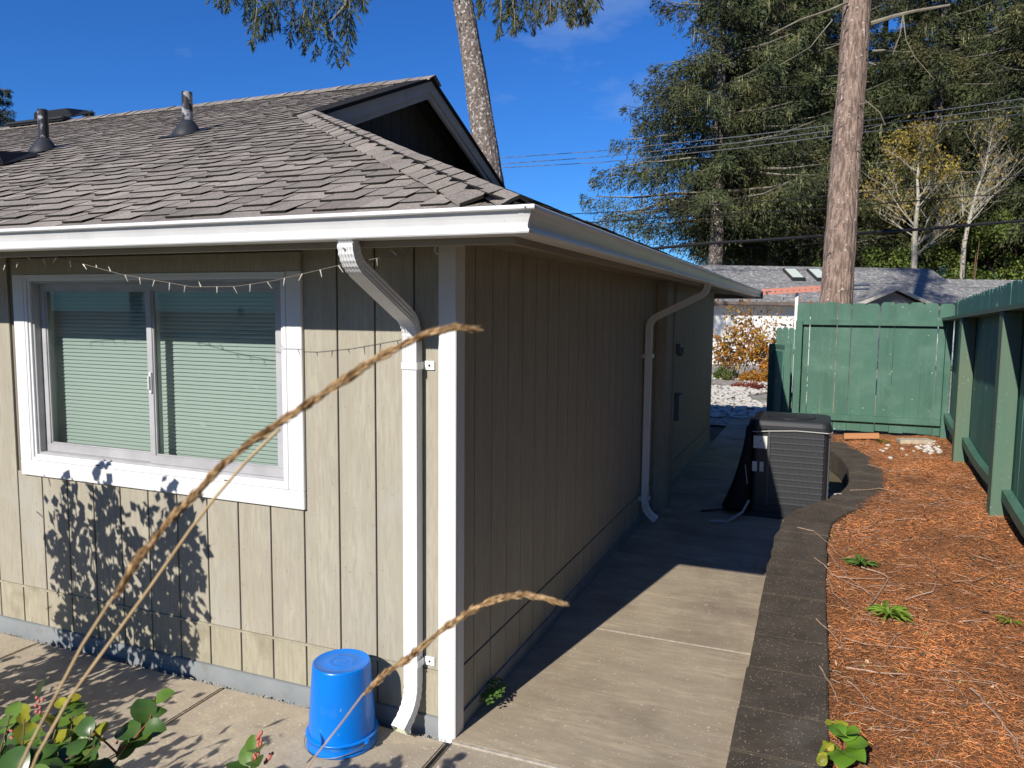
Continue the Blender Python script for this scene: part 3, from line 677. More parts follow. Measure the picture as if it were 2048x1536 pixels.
for s in (-1, 1):
    for (dz0, dz1, xo) in ((-.012, -.135, .0), (-.137, -.20, -.02)):
        k = MB(); ye = RY + s * (hy + .12); zo = lambda y: RZ - S * abs(y - RY)
        x0, x1 = XG - .03 + xo, XG + .005 + xo
        vs = []
        for xx_ in (x0, x1):
            vs += [(xx_, RY, RZ + dz0), (xx_, ye, zo(ye) + dz0), (xx_, ye, zo(ye) + dz1), (xx_, RY, RZ + dz1)]
        k.add(vs, [(0, 1, 2, 3), (7, 6, 5, 4), (0, 4, 5, 1), (3, 2, 6, 7), (1, 5, 6, 2), (0, 3, 7, 4)]); k.build('barge_board', bargem, gab)
    k = MB(); ye = RY + s * (hy - .0); x0, x1 = XG - .25, XG + .03; vs = []
    for xx_ in (x0, x1):
        vs += [(xx_, RY, RZ + .026), (xx_, ye, zo(ye) + .026), (xx_, ye, zo(ye) - .012), (xx_, RY, RZ - .012)]
    k.add(vs, [(0, 1, 2, 3), (7, 6, 5, 4), (0, 4, 5, 1), (3, 2, 6, 7), (1, 5, 6, 2), (0, 3, 7, 4)]); k.build('verge_edge', shedge, rf)
# pipe vents on the front slope
def pipe_vent(x, v, h, r):
    b = Vector(fr_(x, v, .012)); k = MB()
    k.lathe([(r * 3.1, -.09), (r * 2.9, -.02), (r * 2.2, .03), (r * 1.5, .075), (r * 1.15, .10)], b, 20); k.build('vent_boot', ventm, rf, smooth=True)
    k = MB(); k.lathe([(r, .02), (r, h)], b, 16, cap=(False, False)); k.lathe([(r * .8, h - .03), (r * .8, h), (r, h)], b, 16, cap=(True, False)); k.build('vent_pipe', pipem, rf, smooth=True)
    k = MB(); k.add([fr_(x - r * 3.3, v - r * 5, .018), fr_(x + r * 3.3, v - r * 5, .018), fr_(x + r * 3.3, v + r * 4, .016), fr_(x - r * 3.3, v + r * 4, .016)], [(0, 1, 2, 3)]); k.build('vent_flange', ventm, rf)
def on_front(p):
    r_ = ray(p); t_ = (EZ + S * (CAM[1] + E0) - CAM[2]) / (r_[2] - S * r_[1]); return CAM + r_ * t_
q = on_front((377, 268)); pipe_vent(q[0], (q[1] + E0) * CS, .34, .045)
q = on_front((90, 302)); pipe_vent(q[0], (q[1] + E0) * CS, .36, .045)
def cap_vent(p, w, hgt):
    q = on_front(p); v = (q[1] + E0) * CS; k = MB()
    a = [fr_(q[0] - w, v - .14, .015), fr_(q[0] + w, v - .14, .015), fr_(q[0] + w, v + .25, .012), fr_(q[0] - w, v + .25, .012)]
    b = [fr_(q[0] - w * .85, v - .13, hgt), fr_(q[0] + w * .85, v - .13, hgt), fr_(q[0] + w * .8, v + .18, hgt * .5), fr_(q[0] - w * .8, v + .18, hgt * .5)]
    k.add(a + b, [(3, 2, 1, 0), (4, 5, 6, 7), (0, 1, 5, 4), (1, 2, 6, 5), (2, 3, 7, 6), (3, 0, 4, 7)]); k.build('roof_vent', ventm, rf, bevel=.012)
cap_vent((5, 330), .20, .13); cap_vent((122, 238), .42, .15)

# ================================================================== STRING LIGHTS
sl_ = empty('string_lights'); tag(sl_, 'thin string of tiny unlit fairy lights sagging under the front eave', 'string lights')
SP = [at(p, 1, -.43) for p in [(-60, 540), (0, 530), (60, 520), (110, 514), (140, 521), (240, 548), (385, 574), (470, 573), (545, 562), (690, 528), (770, 514), (812, 509)]]
k = MB(); k.tube(SP, .0016, 5); k.tube([SP[-1], (.03, -.42, 2.21)], .0012, 4); k.tube([SP[3], (SP[3][0], -.42, 2.21)], .0012, 4); k.build('cord', cordbr, sl_)
dn = 0; bm_ = MB(); bm_.tube([(0, 0, 0), (0, 0, -.012)], .0028, 6); bm_.tube([(0, 0, -.012), (0, 0, -.032)], [.0024, .0012], 6); bme = bm_.mesh('bulb', bulbm)
for a, b in zip(SP[:-1], SP[1:]):
    L_ = np.linalg.norm(b - a); s_ = dn
    while s_ < L_:
        o = link('bulb', bme, sl_); o.location = a + (b - a) * s_ / L_; o.rotation_euler = (random.uniform(-.5, .5), random.uniform(-.7, .5) if random.random() < .75 else 2.4, 0); s_ += .088
    dn = s_ - L_

# ================================================================== BUCKET (upside down)
bk = empty('bucket'); bk.location = (-.464, -.206, 0); tag(bk, 'bright blue plastic bucket standing upside down by the downspout', 'bucket')
k = MB(); k.lathe([(.1475, .012), (.1495, .012), (.1505, .035), (.1465, .075), (.1455, .12), (.1285, .362), (.1265, .370), (.122, .3735), (.119, .3705), (.06, .3695), (.058, .3705), (.045, .3705), (.043, .3695), (.03, .3695), (.028, .3705), (.02, .3705)], (0, 0, 0), 56, cap=(False, True))
k.build('body', bluem, bk, smooth=True)
k = MB(); k.lathe([(.1505, .001), (.1575, .001), (.1590, .010), (.1560, .016), (.1535, .05), (.1605, .054), (.1605, .060), (.1485, .062)], (0, 0, 0), 56, cap=(False, False)); k.build('rim', bluem, bk, smooth=True)
k = MB(); k.tube([(.166 * math.cos(a_) * 1.0, .166 * math.sin(a_), .05 - .044 * math.sin((a_ - R(165)) / R(180) * math.pi)) for a_ in [R(165 + v) for v in range(0, 181, 10)]], .0022, 6); k.build('handle', wirem, bk)
k = MB(); k.lathe([(.012, 0), (.012, .012)], (.161 * math.cos(R(165)), .161 * math.sin(R(165)), .045), 10); k.lathe([(.012, 0), (.012, .012)], (.161 * math.cos(R(345)), .161 * math.sin(R(345)), .045), 10); k.build('handle_lug', bluem, bk)

# ================================================================== AIR CONDITIONER
ac = empty('air_conditioner'); tag(ac, 'black louvered air conditioner unit beside the dark block wall', 'air conditioner')
ax0, ax1, ay0, ay1, az0, az1 = .86, 1.575, 4.62, 5.34, .10, .93
def rbox(k, x0, x1, y0, y1, z0, z1, r, mi=0, n=5, top=0.0):
    pts = []
    for cx, cy, a0 in ((x1 - r, y1 - r, 0), (x0 + r, y1 - r, 90), (x0 + r, y0 + r, 180), (x1 - r, y0 + r, 270)):
        for i in range(n + 1): a_ = R(a0 + 90 * i / n); pts.append((cx + r * math.cos(a_), cy + r * math.sin(a_)))
    m_ = len(pts); cx, cy = (x0 + x1) / 2, (y0 + y1) / 2
    rows = [(z0, 1.0), (z1 - top, 1.0)] + ([(z1 - top * .35, .985), (z1 - top * .1, .96), (z1, .92)] if top else [(z1, 1.0)])
    vs = [(cx + (x - cx) * s_, cy + (y - cy) * s_, z) for z, s_ in rows for x, y in pts]
    fs = [(i * m_ + j, i * m_ + (j + 1) % m_, (i + 1) * m_ + (j + 1) % m_, (i + 1) * m_ + j) for i in range(len(rows) - 1) for j in range(m_)]
    fs += [tuple(range(m_ - 1, -1, -1)), tuple((len(rows) - 1) * m_ + j for j in range(m_))]
    k.add(vs, fs, mi)
k = MB(); rbox(k, ax0 + .012, ax1 - .012, ay0 + .012, ay1 - .012, az0, az1 - .06, .06); k.build('cabinet', acm, ac)
k = MB(); rbox(k, ax0 - .005, ax1 + .005, ay0 - .005, ay1 + .005, az1 - .085, az1, .075, top=.05); k.build('top_cap', acm, ac, smooth=False)
k = MB(); rbox(k, ax0, ax1, ay0, ay1, .045, .105, .07); k.build('base_pan', acm, ac)
box('pad', (ax0 - .06, ay0 - .06, -.02), (ax1 + .06, ay1 + .06, .045), acm, ac, bevel=.01)
k = MB()                                              # front louver grid: vertical fins and horizontal ribs
nx_ = 44
for i in range(nx_): 
    x = ax0 + .20 + (ax1 - ax0 - .26) * i / (nx_ - 1); k.box((x - .0028, ay0 + .000, az0 + .02), (x + .0028, ay0 + .0115, az1 - .09))
fin = k.build('louver_fins', aclouv, ac)
k = MB()
for i in range(nx_):
    y = ay0 + .06 + (ay1 - ay0 - .12) * i / (nx_ - 1); k.box((ax1 - .0115, y - .0028, az0 + .02), (ax1, y + .0028, az1 - .09))
k.build('louver_fins', aclouv, ac)
for i in range(12):
    z = az0 + .035 + .058 * i; k = MB(); k.box((ax0 + .185, ay0 - .006, z), (ax1 - .05, ay0 - .0005, z + .011)); k.build('louver_rib', aclouv, ac)
    k = MB(); k.box((ax1 + .0005, ay0 + .05, z), (ax1 + .006, ay1 - .05, z + .011)); k.build('louver_rib', aclouv, ac)
k = MB(); k.box((ax0 + .165, ay0 - .007, az0 + .01), (ax0 + .188, ay0 + .011, az1 - .09)); k.build('panel_edge', aclouv, ac)
k = MB(); k.box((ax0 + .035, ay0 + .0005, .655), (ax0 + .16, ay0 + .011, .775)); k.build('rating_plate', labelm, ac)
k = MB(); k.box((ax0 + .03, ay0 + .0005, .43), (ax0 + .075, ay0 + .011, .525)); k.box((ax0 + .10, ay0 + .0005, .43), (ax0 + .135, ay0 + .011, .525)); k.build('warning_label', labelm, ac)
k = MB(); k.lathe([(.22, 0), (.22, .008), (.06, .02)], ((ax0 + ax1) / 2, (ay0 + ay1) / 2, az1), 24); k.build('fan_guard', acm, ac)
# dark drape on the left side and the cord that ties it
dr = empty('mesh_cover'); tag(dr, 'dark mesh sheet draped over the left side of the air conditioner', 'cover')
k = MB(); vs = []; fs = []; n_ = 14
for j in range(9):
    t_ = j / 8; z = .86 - .83 * t_; spread = .03 + .20 * t_ ** 1.6
    for i in range(n_ + 1):
        u_ = i / n_
        if u_ < .7: y = ay1 - .05 - (ay1 - ay0 - .02) * (u_ / .7); x = ax0 - spread * (1 + .12 * math.sin(11 * u_ + 3 * t_))
        else: w = (u_ - .7) / .3; y = ay0 - .03 - .06 * t_ * math.sin(w * 3.1) - .01; x = ax0 - spread * (1 - w) + .02 * w
        vs.append((x, y, z + .01 * math.sin(9 * u_)))
for j in range(8):
    for i in range(n_): q = j * (n_ + 1) + i; fs.append((q, q + 1, q + n_ + 2, q + n_ + 1))
k.add(vs, fs); o = k.build('sheet', meshm, dr, smooth=True)
m_ = o.modifiers.new('solid', 'SOLIDIFY'); m_.thickness = .004
k = MB(); k.tube([(ax0 - .05, ay0 + .1, .80), (ax0 + .02, ay0 - .02, .815), (ax0 + .2, ay0 - .012, .83), (ax1 - .3, ay0 - .012, .845), (ax1 - .02, ay0 - .016, .84), (ax1 + .016, ay0 + .06, .835), (ax1 + .016, ay1 - .1, .83)], .005, 6); k.tube([(ax0 - .045, ay0 + .05, .80), (ax0 - .035, ay0 - .06, .55), (ax0 + .0, ay0 - .09, .32)], .004, 6); k.build('tie_cord', cordm, dr)
k = MB(); k.tube([(ax0 + .02, ay0 - .1, .16), (ax0 - .02, ay0 - .25, .08), (ax0 - .14, ay0 - .42, .02), (ax0 - .3, ay0 - .44, .012)], .012, 8)
tag(k.build('drain_hose', cordm), 'pale hose lying on the dark walkway in front of the air conditioner', 'hose')
k = MB(); k.tube([(ax0 - .2, ay0 + .0, .03), (ax0 - .32, ay0 - .03, .014), (ax0 - .42, ay0 - .1, .012)], .009, 8); tag(k.build('black_cable', cablem), 'short black cable on the walkway left of the air conditioner', 'cable')
bm = bmesh.new(); bmesh.ops.create_icosphere(bm, subdivisions=2, radius=.11)
for v in bm.verts: v.co *= 1 + .25 * math.sin(7 * v.co.x * 10 + 3) * math.sin(60 * v.co.y); v.co.z *= 1.1
me = bpy.data.meshes.new('rock'); bm.to_mesh(me); bm.free(); me.materials.append(stonem); o = link('rock', me); o.location = (1.68, 5.02, .09); o.rotation_euler = (.3, .4, .5)
tag(o, 'pale rock wedged between the air conditioner and the curved block wall', 'rock')

# ================================================================== FENCES
def picket_mesh(w, th, h, name, m):
    k = MB(); c = .028; pr_ = [(-w / 2, 0), (w / 2, 0), (w / 2, h - c), (w / 2 - c, h), (-w / 2 + c, h), (-w / 2, h - c)]
    n = 6; vs = [(x, -th / 2, z) for x, z in pr_] + [(x, th / 2, z) for x, z in pr_]
    k.add(vs, [tuple(range(n)), tuple(range(2 * n - 1, n - 1, -1))] + [(i, n + i, n + (i + 1) % n, (i + 1) % n) for i in range(n)]); return k.mesh(name, m)
gf_ = empty('green_fence'); tag(gf_, 'green painted fence panel across the end of the mulch bed, facing the camera', 'fence')
GY = 8.98; pw = .178; pm = picket_mesh(pw, .018, 1.83, 'picket', greenp)
x = 1.10 + pw / 2
while x < 3.16:
    o = link('picket', pm, gf_); o.location = (x, GY + .045 + random.uniform(-.002, .002), .275 + random.uniform(-.012, .012)); o.rotation_euler = (0, random.uniform(-.004, .004), 0); x += pw + random.choice([.003, .005, .009])
box('rail', (1.19, GY - .02, 1.785), (3.02, GY + .035, 1.865), greenp, gf_, bevel=.004)
box('rail', (1.195, GY - .02, .41), (3.02, GY + .035, .50), greenp, gf_, bevel=.004)
box('post', (1.095, GY - .06, .1), (1.187, GY + .034, 1.845), greenp, gf_, bevel=.004)
box('post', (3.025, GY - .06, .1), (3.10, GY + .034, 1.92), greenp, gf_, bevel=.004)
# side fence receding towards the camera
sf = empty('green_fence'); tag(sf, 'long green board fence with posts running along the right edge of the mulch bed', 'fence')
def fz(y): return 2.14 + .024 * (8.9 - y)
y = 8.90; pw2 = .142; sp_m = picket_mesh(pw2, .018, 1.0, 'picket', greenw)
while y > -.6:
    o = link('picket', sp_m, sf); o.location = (fence_x(y) + .075 + random.uniform(-.003, .003), y, .20); h_ = fz(y) - .20 + random.uniform(-.012, .012)
    o.scale = (1, 1, h_); o.rotation_euler = (random.uniform(-.003, .003), 0, R(90) + random.uniform(-.02, .02)); y -= pw2 + random.choice([.002, .004, .008])
for yp in (7.02, 4.42, 1.85):
    fx = fence_x(yp); box('post', (fx - .085, yp - .075, .05), (fx + .055, yp + .075, fz(yp) - .275), greenpost, sf, bevel=.005)
for y0, y1 in ((8.93, 7.10), (6.94, 4.50), (4.34, 1.93), (1.77, -.6)):
    for (z0, z1, d0, d1, bow) in ((-.20, -.20, -.09, .064, 0),):
        k = MB(); vs = []
        for yy_ in (y0 + .08, y1 - .08):
            fx = fence_x(yy_); zt_ = fz(yy_) - .235; vs += [(fx - .095, yy_, zt_ - .038), (fx + .063, yy_, zt_ - .038), (fx + .063, yy_, zt_), (fx - .095, yy_, zt_)]
        k.add(vs, [(0, 1, 2, 3), (7, 6, 5, 4), (0, 4, 5, 1), (1, 5, 6, 2), (2, 6, 7, 3), (3, 7, 4, 0)]); k.build('rail', greenpost, sf)
    k = MB(); vs = []; fs = []; ns = 8
    for i in range(ns + 1):
        yy_ = y0 + (y1 - y0) * i / ns; fx = fence_x(yy_); zt_ = .60 - .035 * (8.9 - yy_) * .6 - .05 * math.sin(math.pi * i / ns)
        vs += [(fx - .01, yy_, zt_ - .085), (fx + .062, yy_, zt_ - .085), (fx + .062, yy_, zt_), (fx - .01, yy_, zt_)]
    for i in range(ns):
        for e in range(4): fs.append((i * 4 + e, i * 4 + (e + 1) % 4, (i + 1) * 4 + (e + 1) % 4, (i + 1) * 4 + e))
    fs += [(3, 2, 1, 0), tuple(ns * 4 + e for e in range(4))]
    k.add(vs, fs); k.build('rail', greenp, sf)
# short return panel (open gate leaf) left of the fence
gt = empty('green_gate'); tag(gt, 'narrow dark green gate leaf at the left end of the facing fence', 'gate')
pm3 = picket_mesh(.15, .018, 1.18, 'picket', greenp)
for i in range(3):
    o = link('picket', pm3, gt); o.location = (1.02 - .03 * i, 9.12 + .16 * i, .28); o.rotation_euler = (0, 0, R(100))
box('gate_post', (.955, 8.95, .1), (1.045, 9.04, 1.50), greenp, gt, bevel=.004)
box('gate_post', (.70, 9.50, .1), (.80, 9.60, 1.475), greenp, gt, bevel=.004)
k = MB(); k.add([(.955, 9.04, 1.40), (.80, 9.50, 1.40), (.80, 9.50, 1.47), (.955, 9.04, 1.47), (1.03, 9.04, 1.40), (.875, 9.5, 1.40), (.875, 9.5, 1.47), (1.03, 9.04, 1.47)], [(0, 1, 2, 3), (7, 6, 5, 4), (0, 4, 5, 1), (3, 2, 6, 7), (0, 3, 7, 4), (1, 5, 6, 2)]); k.build('rail', greenp, gt)
k = MB(); k.add([(.925, 9.05, .35), (.77, 9.50, .35), (.77, 9.50, 1.38), (.925, 9.05, 1.38), (.945, 9.05, .35), (.79, 9.5, .35), (.79, 9.5, 1.38), (.945, 9.05, 1.38)], [(0, 1, 2, 3), (7, 6, 5, 4), (0, 4, 5, 1), (3, 2, 6, 7), (0, 3, 7, 4), (1, 5, 6, 2)]); k.build('board', greenw, gt)
ff = empty('green_fence'); tag(ff, 'short far piece of green picket fence seen past the left gate leaf', 'fence')
pm4 = picket_mesh(.10, .018, 1.6, 'picket', greenp)
for i in range(5):
    o = link('picket', pm4, ff); o.location = (.72 + .105 * i, 12.0, .08 + random.uniform(-.02, .02))
box('rail', (.68, 12.015, 1.2), (1.2, 12.05, 1.29), greenp, ff); box('rail', (.68, 12.015, .4), (1.2, 12.05, .49), greenp, ff)
# loose things by the fence
k = MB(); k.box((-.22, -.02, 0), (.22, .02, .075)); o = k.build('lumber_offcut', brownwood, bevel=.003); o.location = (2.02, 8.45, .245); o.rotation_euler = (0, R(-4), R(3)); tag(o, 'raw orange brown lumber offcut lying at the foot of the green fence', 'board')
k = MB(); k.box((-.2, -.10, 0), (.2, .10, .06)); o = k.build('concrete_paver', conc, bevel=.006); o.location = (2.66, 8.38, .235); o.rotation_euler = (0, R(-2), R(10)); tag(o, 'grey concrete paver half buried in mulch by the green fence', 'paver')
sm_ = []
for v in range(3):
    bm = bmesh.new(); bmesh.ops.create_icosphere(bm, subdivisions=1, radius=.03)
    for q in bm.verts: q.co *= random.uniform(.85, 1.15); q.co.z *= .62
    me = bpy.data.meshes.new('pebble'); bm.to_mesh(me); bm.free(); me.materials.append(stonem); me.polygons.foreach_set('use_smooth', [True] * len(me.polygons)); sm_.append(me)
for i in range(46):
    y = random.gauss(7.95, .25); x = fence_x(y) - .13 - abs(random.gauss(0, .13))
    if i > 36: x = random.uniform(2.2, 2.8); y = random.uniform(7.0, 8.2)
    o = link('pebble', sm_[i % 3]); s_ = random.uniform(.6, 1.5); o.scale = (s_, s_ * random.uniform(.8, 1.2), s_); o.rotation_euler = (0, 0, random.random() * 6); o.location = (x, y, mulch_z(x, y) + .012)
    tag(o, 'small white pebble lying on the mulch near the far fence corner', 'pebble', 'white pebbles near the fence corner')

# ================================================================== TWIGS AND WEEDS ON THE MULCH
def ground_pt(p, z=.2):
    for _ in range(4):
        q = at(p, 2, z); z = mulch_z(q[0], q[1]) + .012
    return q
TW = [[(1655, 1112), (1700, 1160), (1740, 1190), (1765, 1205)], [(1722, 1135), (1765, 1150), (1778, 1160), (1752, 1195), (1738, 1215), (1740, 1240), (1752, 1255)],
      [(1660, 1155), (1700, 1158), (1770, 1160)], [(1812, 1200), (1865, 1185), (1872, 1165)], [(1628, 1130), (1690, 1165), (1745, 1187)],
      [(1695, 1337), (1755, 1348), (1815, 1352)], [(1690, 1280), (1730, 1290), (1830, 1300)], [(1905, 1165), (1945, 1165), (1985, 1147)], [(1945, 1380), (1985, 1425), (2030, 1480), (2044, 1520)],
      [(1697, 1365), (1725, 1390), (1735, 1410)], [(1595, 1062), (1625, 1068), (1660, 1100), (1700, 1125)], [(1690, 1435), (1715, 1425), (1735, 1423)],
      [(1758, 1015), (1765, 1035), (1740, 1055), (1700, 1070)], [(1680, 880), (1710, 895), (1750, 912)], [(1630, 1250), (1665, 1280), (1690, 1290)], [(1640, 1345), (1660, 1375), (1676, 1405)],
      [(1790, 1042), (1820, 1038), (1850, 1040)], [(1835, 1105), (1860, 1122), (1872, 1150)], [(1655, 1160), (1668, 1190), (1700, 1215)], [(1770, 1310), (1780, 1290), (1793, 1275)],
      [(1920, 1245), (1950, 1243), (1975, 1238)], [(1700, 985), (1760, 978), (1800, 985)], [(1735, 930), (1790, 945), (1840, 940)], [(1860, 1010), (1900, 1000), (1940, 1010)], [(1985, 1370), (2000, 1385), (2010, 1410)]]
for i, tw_ in enumerate(TW):
    pts_ = [Vector(ground_pt(p)) + Vector((0, 0, .004 + .006 * random.random())) for p in tw_]; fine = []
    for a, b in zip(pts_[:-1], pts_[1:]):
        for s_ in range(3): fine.append(a.lerp(b, s_ / 3) + Vector((random.uniform(-1, 1), random.uniform(-1, 1), 0)) * .006)
    fine.append(pts_[-1])
    for v in fine:
        if curb_at(v.y) - .02 < v.x < curb_at(v.y) + CW + .03: v.z = max(v.z, .209)
    r0 = .0065 if i in (1, 3, 8, 5) else .004
    k = MB(); k.tube(fine, [r0 * (1 - .55 * s_ / len(fine)) for s_ in range(len(fine))], 5); o = k.build('twig', twigm)
    lab = {1: 'thickest curved dry twig beside the bright green weed on the mulch', 8: 'long dark dry twig on the mulch at the lower right corner', 5: 'straight pale dry twig lying across the mulch left of the lower right twig'}.get(i, 'thin dry twig lying on the orange needle mulch')
    tag(o, lab, 'twig', 'dry twigs on the mulch')
rt = MB(); r_ = random.Random(3)
for i in range(650):
    y = -.6 + 9 * r_.random() ** 1.5; xa = curb_at(y) + CW; x = xa + (fence_x(y) - xa) * r_.random() ** 1.25; a_ = r_.random() * 6.28; l_ = r_.uniform(.05, .22); pts_ = []
    for s_ in range(4):
        pts_.append((x, y, mulch_z(x, y) + .008 + .006 * r_.random())); x += math.cos(a_) * l_ / 3; y += math.sin(a_) * l_ / 3; a_ += r_.uniform(-.6, .6)
        x = max(x, curb_at(y) + CW + .01)
    rt.tube(pts_, [.0022, .0021, .0017, .001], 4)
tag(rt.build('twig_litter', twigm), 'fine dry twigs scattered among the needles', kind='stuff')
def weed(p, r, n, m, lab):
    c = ground_pt(p); e = empty('weed'); e.location = c; tag(e, lab, 'weed')
    k = MB(); k.add([(0, 0, .004), (.25, -.05, .24), (.6, -.10, .26), (.85, -.05, .18), (1, 0, .08), (.85, .05, .18), (.6, .10, .26), (.25, .05, .24), (.5, 0, .20)], [(0, 1, 8, 7), (1, 2, 8), (2, 3, 8), (3, 4, 8), (4, 5, 8), (5, 6, 8), (6, 7, 8)])
    me = k.mesh('leaf', m)
    for i in range(n):
        o = link('leaf', me, e); s_ = r * random.uniform(.55, 1.1); o.scale = (s_, s_, s_ * random.uniform(.6, 1.3)); o.rotation_euler = (random.uniform(-.2, .2), random.uniform(-.35, .1), 6.28 * i / n + random.uniform(-.3, .3))
weed((1780, 1234), .15, 34, weedm, 'bright green rosette weed in the middle of the mulch below the thick twig')
weed((1722, 1132), .14, 22, fernm, 'darker green flat weed on the mulch above the bright rosette weed')
weed((2022, 1249), .09, 12, weedm, 'small green weed tuft at the right edge of the mulch')
weed((1765, 886), .13, 12, weedm, 'small green tuft beside the lumber offcut')
# scrap of foil
q = ground_pt((1968, 1228)); k = MB(); k.add([(-.03, 0, .012), (.01, -.014, .02), (.035, -.02, .008), (.02, .014, .018), (-.01, .016, .006)], [(0, 1, 4), (1, 3, 4), (1, 2, 3)]); o = k.build('foil_scrap', wirem); o.location = q; tag(o, 'tiny silvery scrap of litter on the mulch', 'litter')

# ================================================================== NEAR PLANTS
def leaf_mesh(m, name='leaf', fold=.28, curl=.2):
    k = MB(); rows = [(0, .02), (.05, .15), (.13, .27), (.25, .375), (.38, .425), (.52, .43), (.66, .385), (.79, .29), (.89, .18), (.96, .08), (1, .015)]; vs = []; fs = []
    for t_, w in rows:
        z = -curl * (t_ - .4) ** 2 + .0
        vs += [(t_, -w, z + fold * w * .55), (t_, -w * .5, z + fold * w * .2), (t_, 0, z - .012), (t_, w * .5, z + fold * w * .2), (t_, w, z + fold * w * .55)]
    for i in range(len(rows) - 1):
        for j in range(4): fs.append((i * 5 + j, i * 5 + j + 1, (i + 1) * 5 + j + 1, (i + 1) * 5 + j))
    k.add(vs, fs); return k.mesh(name, m, smooth=True)
LM = leaf_mesh(leafm); LD = leaf_mesh(leafd, curl=.5); LY = leaf_mesh(leafy, fold=.5); LB = leaf_mesh(leafbig, fold=.35, curl=.6)
def orient(d, up):
    d = Vector(d).normalized(); up = Vector(up); y = up.cross(d).normalized(); z = d.cross(y); return Matrix((d, y, z)).transposed().to_euler()
def sprig(par, stem, n, size, meshes, rnd, smat=stemb, rad=.003, t0=.2, alt=True):
    """stem polyline with alternate leaves, each leaf an object"""
    st = [Vector(p) for p in stem]; k = MB(); k.tube(st, [rad * (1 - .5 * i / len(st)) for i in range(len(st))], 6); k.build('stem', smat, par, smooth=True)
    for i in range(n):
        t_ = t0 + (1 - t0) * (i + .5) / n; f_ = t_ * (len(st) - 1); j = min(int(f_), len(st) - 2); p = st[j].lerp(st[j + 1], f_ - j); d = (st[j + 1] - st[j]).normalized()
        sd__ = Vector((d.y, -d.x, 0)); sd__ = sd__.normalized() if sd__.length > .1 else Vector((1, 0, 0)); sd__ = sd__ * (1 if i % 2 else -1)
        dr_ = (sd__ * .9 + d * .55 + Vector((rnd.uniform(-.5, .5), rnd.uniform(-.5, .5), rnd.uniform(-.3, .45)))).normalized()
        o = link('leaf', meshes[rnd.randrange(len(meshes))], par); s_ = size * rnd.uniform(.7, 1.2) * (1.0 if t_ < .8 else .75); o.scale = (s_, s_, s_); o.location = p
        o.rotation_euler = orient(dr_, (rnd.uniform(-.5, .5), rnd.uniform(-.9, .1), 1))
rd = random.Random(21)
# leafy shrub at lower left, reaching in from the bed
sb = empty('salal_shrub'); tag(sb, 'leafy green and yellow shrub at the lower left corner in front of the patio', 'shrub')
def px_stem(ps): return [dep((x, y), t_) for x, y, t_ in ps]
sprig(sb, px_stem([(-40, 1700, 2.05), (0, 1560, 2.05), (40, 1480, 2.1), (60, 1425, 2.15)]), 7, .075, [LM, LM, LY], rd)
sprig(sb, px_stem([(60, 1700, 1.95), (70, 1580, 2.0), (100, 1500, 2.0), (120, 1430, 2.05), (135, 1395, 2.1)]), 8, .07, [LM, LY, LY], rd)
sprig(sb, px_stem([(-60, 1620, 1.9), (-10, 1540, 1.95), (10, 1470, 2.0), (20, 1430, 2.0)]), 7, .08, [LM, LD], rd)
sprig(sb, px_stem([(120, 1700, 1.95), (150, 1600, 1.95), (140, 1500, 2.05), (145, 1430, 2.1)]), 7, .07, [LD, LM], rd)
sprig(sb, px_stem([(20, 1720, 1.85), (60, 1600, 1.85), (150, 1540, 1.9), (190, 1490, 1.9)]), 8, .075, [LD, LD, LM], rd)
sprig(sb, px_stem([(-30, 1640, 1.8), (30, 1570, 1.8), (60, 1530, 1.85), (90, 1500, 1.9)]), 7, .085, [LD, LD, LM], rd)
sprig(sb, px_stem([(-80, 1560, 2.1), (-30, 1500, 2.1), (0, 1460, 2.1), (10, 1440, 2.1)]), 6, .07, [LM, LD], rd)
sprig(sb, px_stem([(90, 1640, 1.9), (130, 1570, 1.9), (110, 1530, 1.9), (150, 1510, 1.9)]), 7, .075, [LD, LM], rd)
sprig(sb, px_stem([(100, 1720, 2.0), (200, 1560, 2.0), (240, 1515, 2.0), (265, 1480, 2.0), (300, 1440, 2.05), (310, 1395, 2.1)]), 10, .078, [LM, LD, LM], rd, smat=stemr, t0=.35)
sprig(sb, px_stem([(240, 1512, 2.0), (210, 1483, 2.0), (180, 1462, 2.0), (155, 1448, 2.0)]), 6, .045, [LY], rd, smat=stemr, t0=.3)
sprig(sb, px_stem([(180, 1720, 1.9), (200, 1600, 1.9), (215, 1550, 1.95), (225, 1530, 2.0)]), 5, .07, [LD], rd)
for q in range(9):
    bx = rd.uniform(-40, 190); tx = bx + rd.uniform(-40, 40); ty = rd.uniform(1420, 1500); dd_ = rd.uniform(1.85, 2.2)
    sprig(sb, px_stem([(bx, 1700, dd_), (bx + .3 * (tx - bx), 1600, dd_), (bx + .7 * (tx - bx), ty + 60, dd_), (tx, ty, dd_)]), 7, rd.uniform(.055, .08), [LM, LD, LM, LY] if q % 2 else [LD, LM], rd)
for a in ((78, 1410), (28, 1465), (240, 1500)):
    k = MB(); 
    for i in range(7):
        q = dep((a[0] + rd.uniform(-9, 9), a[1] + rd.uniform(-16, 16)), 2.0); k.lathe([(.002, -.005), (.0042, -.001), (.003, .004)], q, 6)
    k.build('buds', budm, sb, smooth=True)
cb = empty('salal_sprig'); tag(cb, 'single leafy sprig with pink buds at the bottom edge left of the blue bucket', 'sprig')
sprig(cb, px_stem([(470, 1760, 1.95), (490, 1640, 1.95), (495, 1560, 2.0), (505, 1520, 2.0), (515, 1490, 2.0)]), 6, .075, [LD, LM], rd, t0=.45)
k = MB(); k.tube(px_stem([(500, 1530, 2.0), (515, 1500, 2.0), (520, 1465, 2.0)]), .0022, 6)
